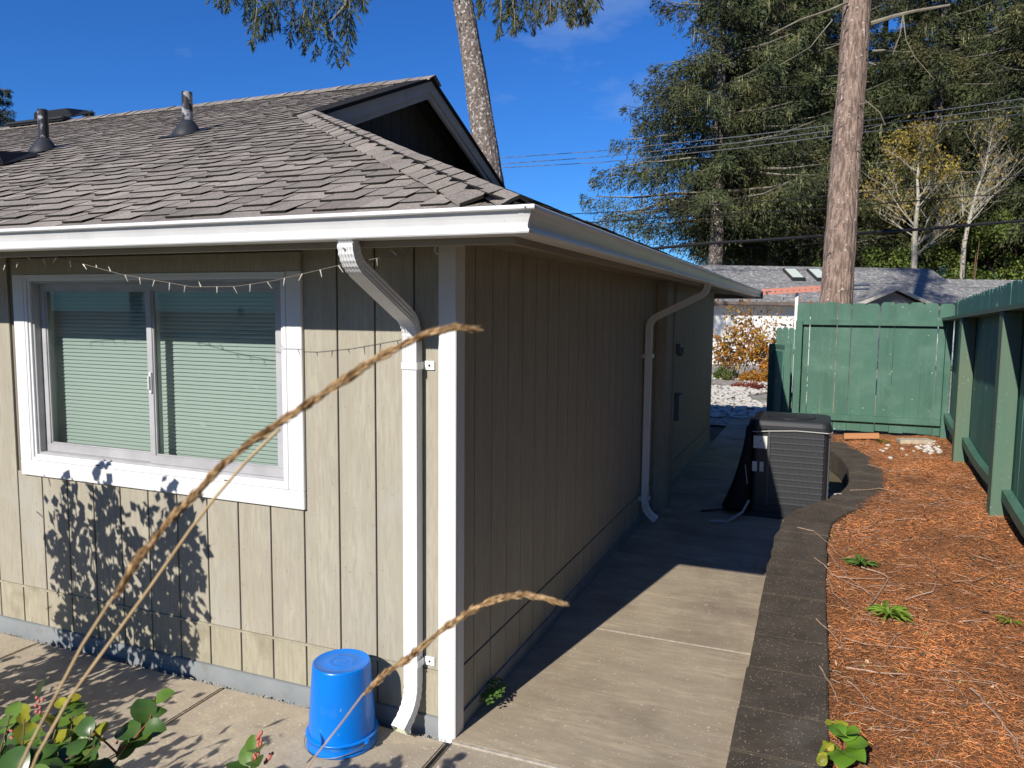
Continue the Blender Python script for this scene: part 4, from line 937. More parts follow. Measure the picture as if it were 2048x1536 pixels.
for i in range(14):
    t_ = i / 13; q = dep((512 + 8 * t_ + rd.uniform(-5, 5), 1515 - 50 * t_), 1.99); k.lathe([(.002, -.006), (.0042, -.001), (.003, .005)], q, 6)
for i in range(8): q = dep((530 + 14 * i / 7 + rd.uniform(-3, 3), 1525 - 18 * i / 7), 1.99); k.lathe([(.002, -.005), (.004, -.001), (.003, .004)], q, 6)
k.build('flower_spike', budm, cb, smooth=True)
# bright plant at the foot of the curb (lower right)
rb = empty('salal_plant'); tag(rb, 'bright green broad leaved seedling at the bottom edge beside the block wall', 'plant')
c0 = Vector(ground_pt((1688, 1530))); c0 = Vector((1.615, .14, .19))
for i, (an_, el_, s_) in enumerate([(205, .0, .125), (262, -.05, .135), (318, .05, .12), (15, .25, .115), (75, .45, .105), (135, .35, .10), (235, .5, .07), (340, .55, .075)]):
    o = link('leaf', LB, rb); o.location = c0 + Vector((0, 0, .05 + .012 * i)); s_ *= .78; o.scale = (s_, s_ * 1.1, s_); o.rotation_euler = orient((math.cos(R(an_)), math.sin(R(an_)), el_), (.0, -.25, 1))
for i, (px, py) in enumerate([(1660, 1450), (1668, 1448), (1677, 1454), (1645, 1490), (1640, 1515), (1655, 1500), (1635, 1528), (1650, 1530)]):
    q = Vector(at((px, py), 2, .26)); o = link('leaf', LY, rb); o.location = q; s_ = rd.uniform(.03, .05); o.scale = (s_,) * 3; o.rotation_euler = orient((rd.uniform(-1, 1), rd.uniform(-.3, .3), rd.uniform(.2, 1)), (0, -1, .6))
k = MB(); k.tube([c0 + Vector((0, 0, -.03)), c0 + Vector((0, 0, .09))], .004, 6)
for pp in ((1668, 1450), (1645, 1500)): k.tube([c0, (c0 + Vector(at(pp, 2, .26))) / 2 + Vector((0, 0, .02)), at(pp, 2, .26)], .002, 5)
k.build('stem', stemr, rb)
# tall shrub left of the frame whose leaves shade the wall
ts = empty('tall_shrub'); ts.location = (0, 0, 0); tag(ts, 'tall leafy shrub standing in the bed outside the left edge, shading the wall', 'shrub')
rs = np.random.default_rng(5); Ps = []; stems = MB()
def shadow_base(px, py, dy=-1.15):                          # point in the shrub that shades this wall pixel
    w = at((px, py), 1, .02); t_ = dy - .02; return np.array([w[0] + KX * t_, dy, w[2] - KZ * t_])
TOPS = [(120, 985, .10), (150, 1010, .10), (205, 935, .07), (215, 990, .10), (300, 1020, .09), (350, 975, .06), (375, 1015, .08), (260, 1060, .12), (330, 1080, .12), (180, 1080, .13), (110, 1080, .08), (380, 1080, .07)]
for px, py, sp in TOPS:
    top = shadow_base(px, py, -1.15 + rs.uniform(-.12, .12)); base = np.array([top[0] * .7 - .68 + rs.uniform(-.1, .1), -1.25, -.03]); mid = base * .45 + top * .55 + np.array([rs.uniform(-.06, .06), 0, .05])
    tt = np.linspace(0, 1, 9)[:, None]; C = (1 - tt) ** 2 * base + 2 * tt * (1 - tt) * mid + tt ** 2 * top
    stems.tube([tuple(c) for c in C], [.009 * (1 - .7 * i / 9) for i in range(9)], 5)
    nl = 210; u = rs.random(nl) ** .8; idx = np.clip((u * 8).astype(int), 0, 7); fr2 = u * 8 - idx
    p = C[idx] * (1 - fr2[:, None]) + C[idx + 1] * fr2[:, None] + rs.normal(0, 1, (nl, 3)) * (sp * (1.25 - .75 * u[:, None]))
    d = unit(rs.normal(0, 1, (nl, 3)) + np.array([0, 0, .25])); Ps.append(diamonds(p, d, .055 + .04 * rs.random(nl), .022 + .012 * rs.random(nl), rs))
stems.build('stems', stemb, ts); o = quads('foliage', np.concatenate(Ps), leafd, ts); tag(o, kind='stuff')
ps = empty('tall_shrub'); tag(ps, 'low leafy shrub in the bed below the frame, shading the patio beside the bucket', 'shrub')
Ps = []; stems = MB()
for cx, cy, ct, nl in ((-.52, -1.62, .78, 90), (-.78, -1.55, .62, 80), (-1.25, -1.5, .62, 110), (-1.05, -1.62, .85, 60), (-1.75, -1.45, .75, 120)):
    for q in range(3):
        top = np.array([cx + rs.uniform(-.12, .12), cy + rs.uniform(-.1, .1), ct * rs.uniform(.8, 1.0)]); stems.tube([(cx, cy - .1, -.03), tuple((np.array([cx, cy - .1, 0]) + top) / 2 + np.array([.02, 0, .05])), tuple(top)], [.006, .005, .003], 5)
    p = np.array([cx, cy, ct * .7]) + rs.normal(0, 1, (nl, 3)) * np.array([.12, .10, ct * .18]); d = unit(rs.normal(0, 1, (nl, 3)) + np.array([0, 0, .3]))
    p[:, 2] = np.clip(p[:, 2], .02, ct); Ps.append(diamonds(p, d, .05 + .03 * rs.random(nl), .018 + .01 * rs.random(nl), rs))
stems.build('stems', stemb, ps); o = quads('foliage', np.concatenate(Ps), leafm, ps); tag(o, kind='stuff')
# fern at the corner of the house
fe = empty('small_fern'); tag(fe, 'small fern growing from the crack at the foot of the shaded side wall', 'fern')
k = MB(); k.add([(0, 0, 0), (.5, -.28, .03), (1, 0, 0), (.5, .28, .03)], [(0, 1, 2, 3)]); fl = k.mesh('frond_leaf', fernm); st = MB()
for i in range(11):
    a_ = R(-70 + 16 * i + rd.uniform(-6, 6)); l_ = rd.uniform(.07, .13); b0 = Vector((-.005, .33 + rd.uniform(-.02, .02), .04)); pv = []
    for s_ in range(6):
        t_ = s_ / 5; pv.append(b0 + Vector((math.cos(a_) * l_ * t_ * .8 + .0, math.sin(a_) * l_ * t_, l_ * (.75 * t_ - .75 * t_ * t_)+ .03 * t_)))
    st.tube(pv, .0012, 4)
    for s_ in range(1, 6):
        for sg in (-1, 1):
            o = link('leaf', fl, fe); o.location = pv[s_]; o.scale = (.026, .026, .026); o.rotation_euler = orient(Vector((math.cos(a_ + sg * 1.0), math.sin(a_ + sg * 1.0), rd.uniform(-.3, .3))), (.3, -.4, 1))
st.build('stem', fernm, fe)

# ================================================================== GRASS STALKS IN THE FOREGROUND
def grass(label, stem_px, head_px, depth, r_stem, r_head, nseed, seed, side_spikes=()):
    e = empty('grass_stalk'); tag(e, label, 'grass stalk', 'dry grass stalks in the foreground')
    k = MB(); sp_ = [dep(p, depth + .0002 * i) for i, p in enumerate(stem_px)]; k.tube(sp_, r_stem, 6); k.build('stem', strawm, e, smooth=True)
    if not head_px: return
    h = np.array([dep(p, depth) for p in head_px]); g_ = np.random.default_rng(seed); seg = np.linalg.norm(np.diff(h, axis=0), axis=1); cum = np.concatenate([[0], np.cumsum(seg)])
    s_ = g_.random(nseed) * cum[-1]; j = np.clip(np.searchsorted(cum, s_) - 1, 0, len(h) - 2); fr_2 = ((s_ - cum[j]) / seg[j])[:, None]
    p = h[j] * (1 - fr_2) + h[j + 1] * fr_2; d = unit(h[j + 1] - h[j]); tt = (s_ / cum[-1])[:, None]
    wid = r_head * np.minimum(1, tt / .10 + .25) * np.minimum(1, (1 - tt) / .25 + .06) * (.62 + .48 * np.sin(tt * 75 + 2 * np.sin(tt * 23)))
    off = g_.normal(0, 1, (nseed, 3)); off = unit(off - d * (off * d).sum(1, keepdims=True))
    dirs = unit(d + off * .17 + g_.normal(0, .07, (nseed, 3)))
    Q = diamonds(p + off * wid * g_.random((nseed, 1)), dirs, .008 + .006 * g_.random(nseed), .0007 + .0005 * g_.random(nseed), g_)
    o = quads('seed_head', Q, seedm, e, tone=.65 + .6 * g_.random((nseed, 1)))
    k = MB(); k.tube([tuple(x) for x in h], [r_head * .28 * (.35 + .65 * math.sin(math.pi * min(1, .12 + i / len(h)))) for i in range(len(h))], 7); k.build('spike_core', seedm, e)
grass('longest dry grass stalk arching from the lower left across the window to the corner', [(20, 1580), (60, 1490), (110, 1395), (165, 1290), (215, 1212), (250, 1160)],
      [(225, 1200), (275, 1120), (330, 1052), (390, 990), (440, 935), (500, 885), (560, 845), (620, 805), (680, 765), (740, 725), (800, 693), (850, 670), (900, 657), (938, 657)], .62, .0012, .0022, 3200, 3)
grass('thin bare grass stalk just right of the longest seed head', [(40, 1600), (75, 1510), (140, 1395), (220, 1285), (300, 1175), (380, 1060), (430, 995), (490, 925), (548, 868), (560, 858)], [], .66, .0013, 0, 0, 4)
grass('short dry grass stalk arching past the downspout foot in front of the walkway', [(590, 1580), (625, 1520), (680, 1450), (725, 1390), (765, 1350)], [(725, 1392), (770, 1347), (815, 1318), (860, 1280), (890, 1255), (925, 1232), (965, 1210), (1005, 1196), (1040, 1190), (1080, 1194), (1118, 1204)], .85, .0009, .0026, 2200, 5)

# ================================================================== UTILITY WIRES
def wire(ps, d0, d1, r, m, lab):
    k = MB(); n = len(ps); pts_ = [dep(p, d0 + (d1 - d0) * i / (n - 1)) for i, p in enumerate(ps)]
    a = pts_[0] + (pts_[0] - pts_[1]) * 1.2; b = pts_[-1] + (pts_[-1] - pts_[-2]) * 1.5
    k.tube([a] + pts_ + [b], r, 5); tag(k.build('utility_wire', m), lab, 'wire', 'utility wires')
wire([(960, 319), (1200, 302), (1480, 273), (1680, 248), (2100, 190)], 26, 26, .012, wirel, 'topmost of the three thin utility wires in front of the big spruce')
wire([(960, 331), (1200, 314), (1480, 285), (1680, 259), (2100, 205)], 26.3, 26.3, .012, wirel, 'middle of the three thin utility wires in front of the big spruce')
wire([(960, 338), (1200, 325), (1480, 296), (1680, 270), (2100, 222)], 26.6, 26.6, .012, wirel, 'lowest of the three thin utility wires in front of the big spruce')
wire([(1140, 428), (1300, 420), (1500, 405), (1660, 392), (2100, 345)], 27, 27, .014, cablem, 'upper of the two dark wires crossing above the neighbouring roof')
wire([(1180, 445), (1400, 431), (1660, 417), (1800, 404), (2100, 380)], 25, 25, .016, cablem, 'dark wire just above the thick black cable')
wire([(1280, 500), (1400, 488), (1650, 472), (1850, 458), (2100, 437)], 22, 22, .045, cablem, 'thick black utility cable crossing in front of the pale tree')

# ================================================================== NEIGHBOUR HOUSE, LADDER
nh = empty('neighbour_house'); tag(nh, 'low neighbouring house with grey shingle roof, skylights and white wall behind the fence', 'house')
n0 = dep((1390, 540), 32); n1 = dep((1861, 533), 33); axn = Vector((n1 - n0)); axn.z = 0; Ln = axn.length; axn.normalize(); pn = Vector((axn.y, -axn.x, 0))       # pn towards camera
rz = 3.95; ez = 2.40; run = 3.2; o0 = Vector((n0[0], n0[1], 0)) - axn * 2.0; Ln += 2.0
def npnt(u, w, z): return tuple(o0 + axn * u + pn * w + Vector((0, 0, z)))
k = MB(); k.add([npnt(0, 0, rz), npnt(Ln, 0, rz), npnt(Ln, run, ez), npnt(0, run, ez), npnt(Ln, -4, ez - .4), npnt(0, -4, ez - .4)], [(0, 3, 2, 1), (1, 4, 5, 0)])
k.add([npnt(0, 0, rz - .12), npnt(Ln, 0, rz - .12), npnt(Ln, run, ez - .12), npnt(0, run, ez - .12)], [(0, 1, 2, 3)])
k.add([npnt(Ln, 0, rz), npnt(Ln, run, ez), npnt(Ln, run, ez - .12), npnt(Ln, 0, rz - .12)], [(0, 1, 2, 3)]); k.build('roof', nroofm, nh)
k = MB(); k.add([npnt(0, run, ez), npnt(Ln, run, ez), npnt(Ln, run, ez - .17), npnt(0, run, ez - .17), npnt(0, run - .05, ez - .17), npnt(Ln, run - .05, ez - .17)], [(0, 3, 2, 1), (3, 4, 5, 2)]); k.build('fascia', nfascia, nh)
def nwallbox(u0, u1, w0, w1, z0, z1, m, name):
    k = MB(); k.add([npnt(u0, w0, z0), npnt(u1, w0, z0), npnt(u1, w1, z0), npnt(u0, w1, z0), npnt(u0, w0, z1), npnt(u1, w0, z1), npnt(u1, w1, z1), npnt(u0, w1, z1)], [(0, 3, 2, 1), (4, 5, 6, 7), (0, 1, 5, 4), (1, 2, 6, 5), (2, 3, 7, 6), (3, 0, 4, 7)]); return k.build(name, m, nh)
nwallbox(.3, Ln - .3, -3, run - .45, -.3, ez - .05, nwall, 'wall')
for px in (1572, 1622):
    q = dep((px, 547), 32.2); u = (Vector((q[0], q[1], 0)) - o0).dot(axn); w = .55
    sl_n = (rz - ez) / run
    for (a, b, hh, m, nm) in ((.28, .85, .12, acm, 'skylight_frame'), (.23, .75, .14, skyl, 'skylight_pane')):
        k = MB(); w0, w1 = w - b * .1, w + b; vs = []
        if nm == 'skylight_pane': w0 += .06
        for h_ in (0, hh): vs += [npnt(u - a, w0, rz - sl_n * w0 + h_), npnt(u + a, w0, rz - sl_n * w0 + h_), npnt(u + a, w1, rz - sl_n * w1 + h_), npnt(u - a, w1, rz - sl_n * w1 + h_)]
        k.add(vs, [(4, 7, 6, 5), (0, 1, 5, 4), (1, 2, 6, 5), (2, 3, 7, 6), (3, 0, 4, 7)]); k.build(nm, m, nh)
# small front gable
q = dep((1780, 580), 29.3); ug = (Vector((q[0], q[1], 0)) - o0).dot(axn); wg = run + .7
k = MB(); k.add([npnt(ug - 1.75, wg, 2.25), npnt(ug, wg, 2.98), npnt(ug + 1.75, wg, 2.25), npnt(ug - 1.75, 1.6, 2.25), npnt(ug, 1.6, 2.98), npnt(ug + 1.75, 1.6, 2.25)], [(0, 1, 4, 3), (1, 2, 5, 4)]); k.build('porch_roof', nroofm, nh)
k = MB(); k.add([npnt(ug - 1.4, wg - .3, 2.25), npnt(ug + 1.4, wg - .3, 2.25), npnt(ug, wg - .3, 2.85)], [(0, 1, 2)]); k.build('porch_gable', ngrey, nh)
for s_ in (-1, 1):
    k = MB(); vs = []
    for w in (wg + .001, wg + .05): vs += [npnt(ug, w, 3.0), npnt(ug + s_ * 1.8, w, 2.25), npnt(ug + s_ * 1.8, w, 2.12), npnt(ug, w, 2.87)]
    k.add(vs, [(0, 1, 2, 3), (7, 6, 5, 4), (0, 4, 5, 1), (3, 2, 6, 7)]); k.build('barge_board', ntrim, nh)
nwallbox(ug - 1.5, ug + 1.5, run - .4, wg - .32, -.3, 2.25, ngrey, 'porch_wall')
# lower wing to the right
nb2 = empty('neighbour_wing'); tag(nb2, 'lower dark shingled roof wing at the right behind the side fence', 'house')
k = MB(); k.add([npnt(Ln + .02, .3, rz - .45), npnt(Ln + 14, .3, rz - .45), npnt(Ln + 14, 3.4, ez - .3), npnt(Ln + .02, 3.4, ez - .3), npnt(Ln + 14, -4, ez - .6), npnt(Ln + .02, -4, ez - .6)], [(0, 3, 2, 1), (1, 4, 5, 0)]); k.build('roof', nroofm, nb2)
k = MB(); k.add([npnt(Ln + .3, 3.0, -.3), npnt(Ln + 13.7, 3.0, -.3), npnt(Ln + 13.7, 3.0, 2.2), npnt(Ln + .3, 3.0, 2.2)], [(0, 1, 2, 3)]); k.build('wall', ngrey, nb2)
# ladder on a white rack
ld = empty('orange_ladder'); tag(ld, 'orange extension ladder lying level on a white rack behind the fence', 'ladder')
La = Vector(dep((1524, 584), 18)); Lb = Vector(dep((1630, 577), 18.4)); Lc = Vector(dep((1716, 575), 18.8)); dL = (Lb - La).normalized(); up = Vector((0, 0, 1)); back = dL.cross(up).normalized()
def beam(k, a, b, h, th, offz=0, offb=0):
    a = Vector(a) + up * offz + back * offb; b = Vector(b) + up * offz + back * offb; vs = []
    for p in (a, b): vs += [p - up * h / 2 - back * th / 2, p - up * h / 2 + back * th / 2, p + up * h / 2 + back * th / 2, p + up * h / 2 - back * th / 2]
    k.add(vs, [(0, 1, 2, 3), (7, 6, 5, 4), (0, 4, 5, 1), (1, 5, 6, 2), (2, 6, 7, 3), (3, 7, 4, 0)])
for ob in (0, .38):
    k = MB(); beam(k, La, Lb, .13, .03, 0, ob); k.build('side_rail', ladderm, ld)
    k = MB(); beam(k, Lb, Lc, .035, .025, .05, ob); k.build('inner_rail', wirem, ld); k = MB(); beam(k, Lb, Lc, .035, .025, -.045, ob); k.build('inner_rail', wirem, ld)
for i in range(9):
    p = La.lerp(Lb, (i + .5) / 9); k = MB(); k.tube([p - back * .02, p + back * .4], .016, 8); k.build('rung', wirem, ld)
rk = empty('ladder_rack'); tag(rk, 'white post rack carrying the orange ladder', 'rack')
for px in (1594, 1680):
    q = Vector(dep((px, 590), 17.95)); k = MB()
    k.box((q.x - .035, q.y - .03, -.05), (q.x + .035, q.y + .03, q.z + .10)); k.build('upright', vinyl, rk); k = MB(); k.box((q.x - .03, q.y + .031, La.z - .13), (q.x + .03, q.y + .7, La.z - .075)); k.build('arm', vinyl, rk)
    k = MB(); k.box((q.x - .03, q.y + .6, -.05), (q.x + .03, q.y + .66, La.z - .131)); k.build('upright', vinyl, rk)

# ================================================================== TREES
def conifer(seed, z0, z1, Rb, Rt, nwh, nb, el, ew, per, droop=.28, hang=.55, moss=.05, azr=None, shape=1.0, tw=.30, jz=.3):
    """arrays of foliage quads, tones, moss quads, and limb polylines for a drooping spruce around the origin"""
    g_ = np.random.default_rng(seed); P = []; D = []; LN = []; TN = []; MP = []; limbs = []
    for w_ in range(nwh):
        z = z0 + (z1 - z0) * (w_ + g_.random() * .5) / nwh; f_ = (z - z0) / (z1 - z0); Rr = Rb * (1 - f_) ** shape + Rt * f_
        for b_ in range(nb):
            a = g_.random() * 6.283 if azr is None else azr[0] + (azr[1] - azr[0]) * g_.random()
            Lb_ = Rr * g_.uniform(.45, 1.15); zz_ = z + g_.uniform(-jz, jz); ca, sa = math.cos(a), math.sin(a); dr_ = droop * g_.uniform(.5, 1.4)
            ax_ = lambda t: np.stack([ca * Lb_ * t, sa * Lb_ * t, zz_ + Lb_ * (.12 * t - dr_ * t ** 1.6 + .17 * t ** 4)], -1)
            limbs.append(([tuple(ax_(np.array(t))) for t in (0, .3, .6, .9)], .012 * Lb_ + .015))
            nt_ = max(5, int(2 * Lb_ / tw)); tk = .12 + .88 * (np.arange(nt_) + g_.random(nt_)) / nt_; sd2 = np.where(np.arange(nt_) % 2 == 0, 1, -1)
            l2 = (.38 * Lb_ * (1 - tk) ** .7 + .22) * g_.uniform(.6, 1.2, nt_); base = ax_(tk)
            lat = np.stack([-sa * sd2, ca * sd2, 0 * tk], -1); fwd = np.array([ca, sa, -.25]); td = unit(lat * .8 + fwd * .65 + g_.normal(0, .2, (nt_, 3)))
            q = (np.arange(per) + g_.random((nt_, per))) / per
            pp = base[:, None] + td[:, None] * (l2[:, None] * q)[..., None]
            pp[..., 2] -= (l2[:, None] * q ** 1.5) * .55
            hg_ = g_.random((nt_, per)) ** 2 * hang * g_.uniform(.4, 1.3, (nt_, 1)); pp[..., 2] -= hg_
            pp += g_.normal(0, .035, pp.shape)
            dd = td[:, None] * (.85 - .75 * np.clip(hg_ / max(hang, .01), 0, 1))[..., None] + np.array([0, 0, -.5]) * (.35 + .9 * np.clip(hg_ / max(hang, .01), 0, 1))[..., None] + g_.normal(0, .24, pp.shape)
            tone = g_.uniform(.55, 1.4) * np.repeat(g_.uniform(.6, 1.4, (nt_, 1)), per, 1) * g_.uniform(.8, 1.2, (nt_, per))
            P.append(pp.reshape(-1, 3)); D.append(unit(dd.reshape(-1, 3))); TN.append(tone.reshape(-1))
            for i in np.nonzero(g_.random(nt_) < moss)[0]:
                MP.append(np.repeat((base[i] + td[i] * l2[i] * g_.random() * .6)[None], 7, 0) + g_.normal(0, .07, (7, 3)))
    P = np.concatenate(P); D = np.concatenate(D); n = len(P)
    Q = diamonds(P, D, el * g_.uniform(.7, 1.3, n), ew * g_.uniform(.7, 1.3, n), g_)
    MQ = None
    if MP:
        MP = np.concatenate(MP); m2 = len(MP); MQ = diamonds(MP, unit(np.array([[0, 0, -1.0]]) + g_.normal(0, .08, (m2, 3))), g_.uniform(.25, .8, m2) * (el / .2) ** .5, np.full(m2, ew * .8), g_)
    return Q, np.concatenate(TN), MQ, limbs
def limb_mesh(limbs, name, m, every=1):
    k = MB()
    for pts_, r in limbs[::every]: k.tube(pts_, [r, r * .75, r * .5, r * .2], 4, cap=False)
    return k.mesh(name, m)
def trunk_mesh(pts_, rads, m, name='trunk', n=14, seed=0, rib=0.0):
    rr_ = random.Random(seed); k = MB(); fine = []; fr3 = []
    for i in range(len(pts_) - 1):
        ns = 6 if not rib else 26
        for s_ in range(ns):
            t_ = s_ / ns; a = Vector(pts_[i]); b = Vector(pts_[i + 1]); fine.append(a.lerp(b, t_) + Vector((rr_.uniform(-1, 1), rr_.uniform(-1, 1), 0)) * (.015 if not rib else .004)); fr3.append((rads[i] + (rads[i + 1] - rads[i]) * t_) * rr_.uniform(.985, 1.02))
    fine.append(Vector(pts_[-1])); fr3.append(rads[-1]); k.tube(fine, fr3, n)
    if rib:
        A_ = [rr_.uniform(0, 6.28) for _ in range(8)]
        for i in range(len(fine)):
            c = fine[i]
            for j in range(n):
                th = 6.283 * j / n; z = c.z; q = 0
                q += math.sin(9 * th + A_[0] + 1.5 * math.sin(z * .9 + A_[1])) + .8 * math.sin(17 * th + A_[2] + 2.0 * math.sin(z * 1.7 + A_[3])) + .6 * math.sin(5 * th + z * 2.1 + A_[4]) + .9 * (rr_.random() - .5)
                v = Vector(k.v[i * n + j]); k.v[i * n + j] = tuple(c + (v - c) * (1 + rib * q))
    return k.mesh(name, m, smooth=not rib)

# variants for the forest
VAR = []
for vi, (sd_n, m, z0, z1, Rb, sh) in enumerate(((31, neelA, 6.4, 25, 6.9, 1.12), (32, neelA, 5.0, 24, 5.4, .9), (33, neelB, 3.5, 24, 5.4, .95))):
    Q, tn, MQ, lb = conifer(sd_n, z0, z1, Rb, .4, 26, 9, .20, .023, 26, moss=.05 if vi < 2 else .03, shape=sh, tw=.25, jz=.10, hang=.42, droop=.30)
    VAR.append((quads('crown', Q, m, False, tone=tn), quads('moss', MQ, mossm, False, tone=np.ones(len(MQ))), limb_mesh(lb, 'limbs', limbm), trunk_mesh([(0, 0, -.3), (.1, 0, 6), (0, .1, z1 - 2)], [.42, .33, .06], bark2, seed=vi)))
def put_spruce(vi, loc, rz_, sc, lab, grp='spruces behind the neighbouring house', zs=1.0):
    e = empty('spruce_tree'); e.location = loc; e.rotation_euler = (0, 0, rz_); e.scale = (sc, sc, sc * zs); tag(e, lab, 'tree', grp)
    for nm, me in zip(('crown', 'moss', 'limbs', 'trunk'), VAR[vi]):
        o = link(nm, me, e)
        if nm in ('crown', 'moss', 'limbs'): o['kind'] = 'stuff'
def gp(px, t_): q = dep((px, 620), t_); return (q[0], q[1], -.1)
put_spruce(0, gp(1425, 38), .4, 1.0, 'broad spruce whose drooping left edge stands against the blue sky')
put_spruce(1, gp(1545, 41), 1.7, 1.08, 'spruce just right of the broad sky edge spruce')
put_spruce(0, gp(1630, 46), 2.6, 1.12, 'spruce behind the bare brown trunk, on its left')
put_spruce(2, gp(1740, 47), 4.0, 1.1, 'blue green spruce just right of the bare brown trunk')
put_spruce(1, gp(1850, 43), 5.2, 1.12, 'spruce directly behind the pale yellow leaved tree')
put_spruce(0, gp(1960, 45), .9, 1.05, 'spruce behind the second pale bare tree')
put_spruce(1, gp(2070, 38), 3.3, 1.15, 'mossy spruce at the upper right edge of the view')
for i, (px, t_, vi) in enumerate(((1480, 55, 1), (1530, 60, 0), (1590, 57, 2), (1680, 60, 0), (1790, 58, 1), (1900, 60, 0), (2010, 58, 2), (2120, 56, 0))):
    put_spruce(vi, gp(px, t_), 1.1 * i, 1.0 + .05 * (i % 3), 'distant spruce filling the dark woods behind the nearer spruces', 'distant spruces of the wood')
put_spruce(2, tuple(dep((8, 245), 62) * np.array([1, 1, 0]) + np.array([0, 0, -3.6])), .3, .98, 'distant spruce tip above the roof at the left edge', 'spruce tips above the roof')
put_spruce(2, tuple(dep((178, 225), 70) * np.array([1, 1, 0]) + np.array([0, 0, -3.2])), 2.3, .98, 'tiny distant spruce tip above the ridge vent', 'spruce tips above the roof')

rw_ = random.Random(5)
for x, y in ((10, -12), (11, -4), (12, 3), (12, 10), (18, 18), (17, -8)):  # unseen spruces added on the right to keep sky light off the side wall
    put_spruce(rw_.randrange(3), (x + rw_.uniform(-1, 1), y + rw_.uniform(-1, 1), -.1), rw_.random() * 6, rw_.uniform(.85, 1.05), 'unseen spruce added beyond the side fence, outside the right edge, to block sky light', 'unseen spruces added to block sky light')
for x, y in ((-46, -56), (-34, -62), (-24, -66), (-14, -64), (-4, -66), (6, -62), (16, -52), (22, -36), (19, -24), (-34, -18), (-40, -34), (-30, -4)):  # unseen ring of spruces added behind the viewer to darken the front shade
    put_spruce(rw_.randrange(3), (x + rw_.uniform(-2, 2), y + rw_.uniform(-2, 2), -.1), rw_.random() * 6, rw_.uniform(.9, 1.15), 'unseen spruce added behind the viewer to block sky light', 'unseen spruces added to block sky light')
# bare trunk with crown above the frame (right)
t2 = empty('spruce_tree'); tag(t2, 'tall spruce with bare reddish brown trunk rising behind the green fence', 'tree')
b0 = dep((1672, 600), 15); b1 = dep((1715, 0), 15.2); dv = (b1 - b0) / (b1[2] - b0[2]); base = b0 - dv * (b0[2] + .1); top = b0 + dv * 20
me = trunk_mesh([tuple(base), tuple(b0 + dv * 1.0), tuple(b1), tuple(b1 + dv * 7), tuple(top)], [.34, .285, .255, .19, .05], barkm, n=72, seed=9, rib=.016); o = link('trunk', me, t2)
Q, tn, MQ, lb = conifer(41, 9.2, 21, 2.7, .4, 16, 5, .16, .024, 14, moss=.12, shape=.8); cen = np.array([b1[0], b1[1], 0])
o = quads('crown', Q + cen, neelA, t2, tone=tn); o['kind'] = 'stuff'
o = quads('moss', MQ + cen, mossm, t2, tone=np.ones(len(MQ))); o['kind'] = 'stuff'
o = link('limbs', limb_mesh(lb, 'limbs', limbm), t2); o.location = tuple(cen); o['kind'] = 'stuff'
for ps_, r0 in (([(1742, 47, 15.1), (1790, 32, 14.9), (1830, 22, 14.7), (1900, 10, 14.5)], .045), ([(1806, 30, 14.8), (1800, 70, 14.8), (1785, 110, 14.8)], .012), ([(1806, 30, 14.8), (1812, 80, 14.8), (1830, 115, 14.8), (1870, 160, 14.9)], .012), ([(1695, 5, 15), (1660, 20, 14.9), (1600, 40, 14.8), (1540, 70, 14.7)], .03),
                ([(1665, 40, 14.8), (1640, 70, 14.8), (1620, 95, 14.8), (1560, 130, 14.7)], .012), ([(1738, 125, 15), (1752, 130, 14.9)], .015), ([(1745, 102, 15), (1770, 100, 14.9)], .022), ([(1730, 200, 15), (1760, 225, 14.9), (1770, 250, 14.9)], .01)):
    p_s = [dep(p[:2], p[2]) for p in ps_]; k = MB(); k.tube(p_s, [r0 * (1 - .7 * i / len(p_s)) for i in range(len(p_s))], 6); k.build('dead_branch', limbm, t2)
k = MB()
for i in range(26):
    py = 20 + i * 21 + random.uniform(-8, 8); cx = 1715 - (1715 - 1672) * py / 600; sg = random.choice([-1, 1]); a_ = dep((cx + sg * random.uniform(14, 25), py), 14.85); l_ = random.uniform(.03, .14)
    k.tube([a_, a_ + np.array([sg * l_, -l_ * .6, random.uniform(-.03, .05)])], [.014, .005], 5)
tag(k.build('branch_stubs', limbm, t2), kind='stuff')
# trunk behind the roof with drooping branches at the top of the frame
t1 = empty('spruce_tree'); tag(t1, 'tall spruce with mottled grey trunk rising behind the roof ridge', 'tree')
c0_ = dep((972, 305), 20); c1_ = dep((925, 0), 20.3); cm = dep((950, 150), 20.15); dv = (c1_ - c0_) / (c1_[2] - c0_[2])
me = trunk_mesh([tuple(c0_ - dv * (c0_[2] + .1)), tuple(c0_), tuple(cm), tuple(c1_), tuple(c1_ + dv * 8)], [.42, .33, .29, .25, .05], bark2, n=60, seed=12, rib=.018); link('trunk', me, t1)
Q, tn, MQ, lb = conifer(43, c1_[2] + 1.4, c1_[2] + 9, 3.8, .4, 9, 5, .15, .022, 14, moss=.06, shape=.7); cen = np.array([c1_[0], c1_[1], 0])
o = quads('crown', Q + cen, neelA, t1, tone=tn); o['kind'] = 'stuff'
o = link('limbs', limb_mesh(lb, 'limbs', limbm), t1); o.location = tuple(cen); o['kind'] = 'stuff'
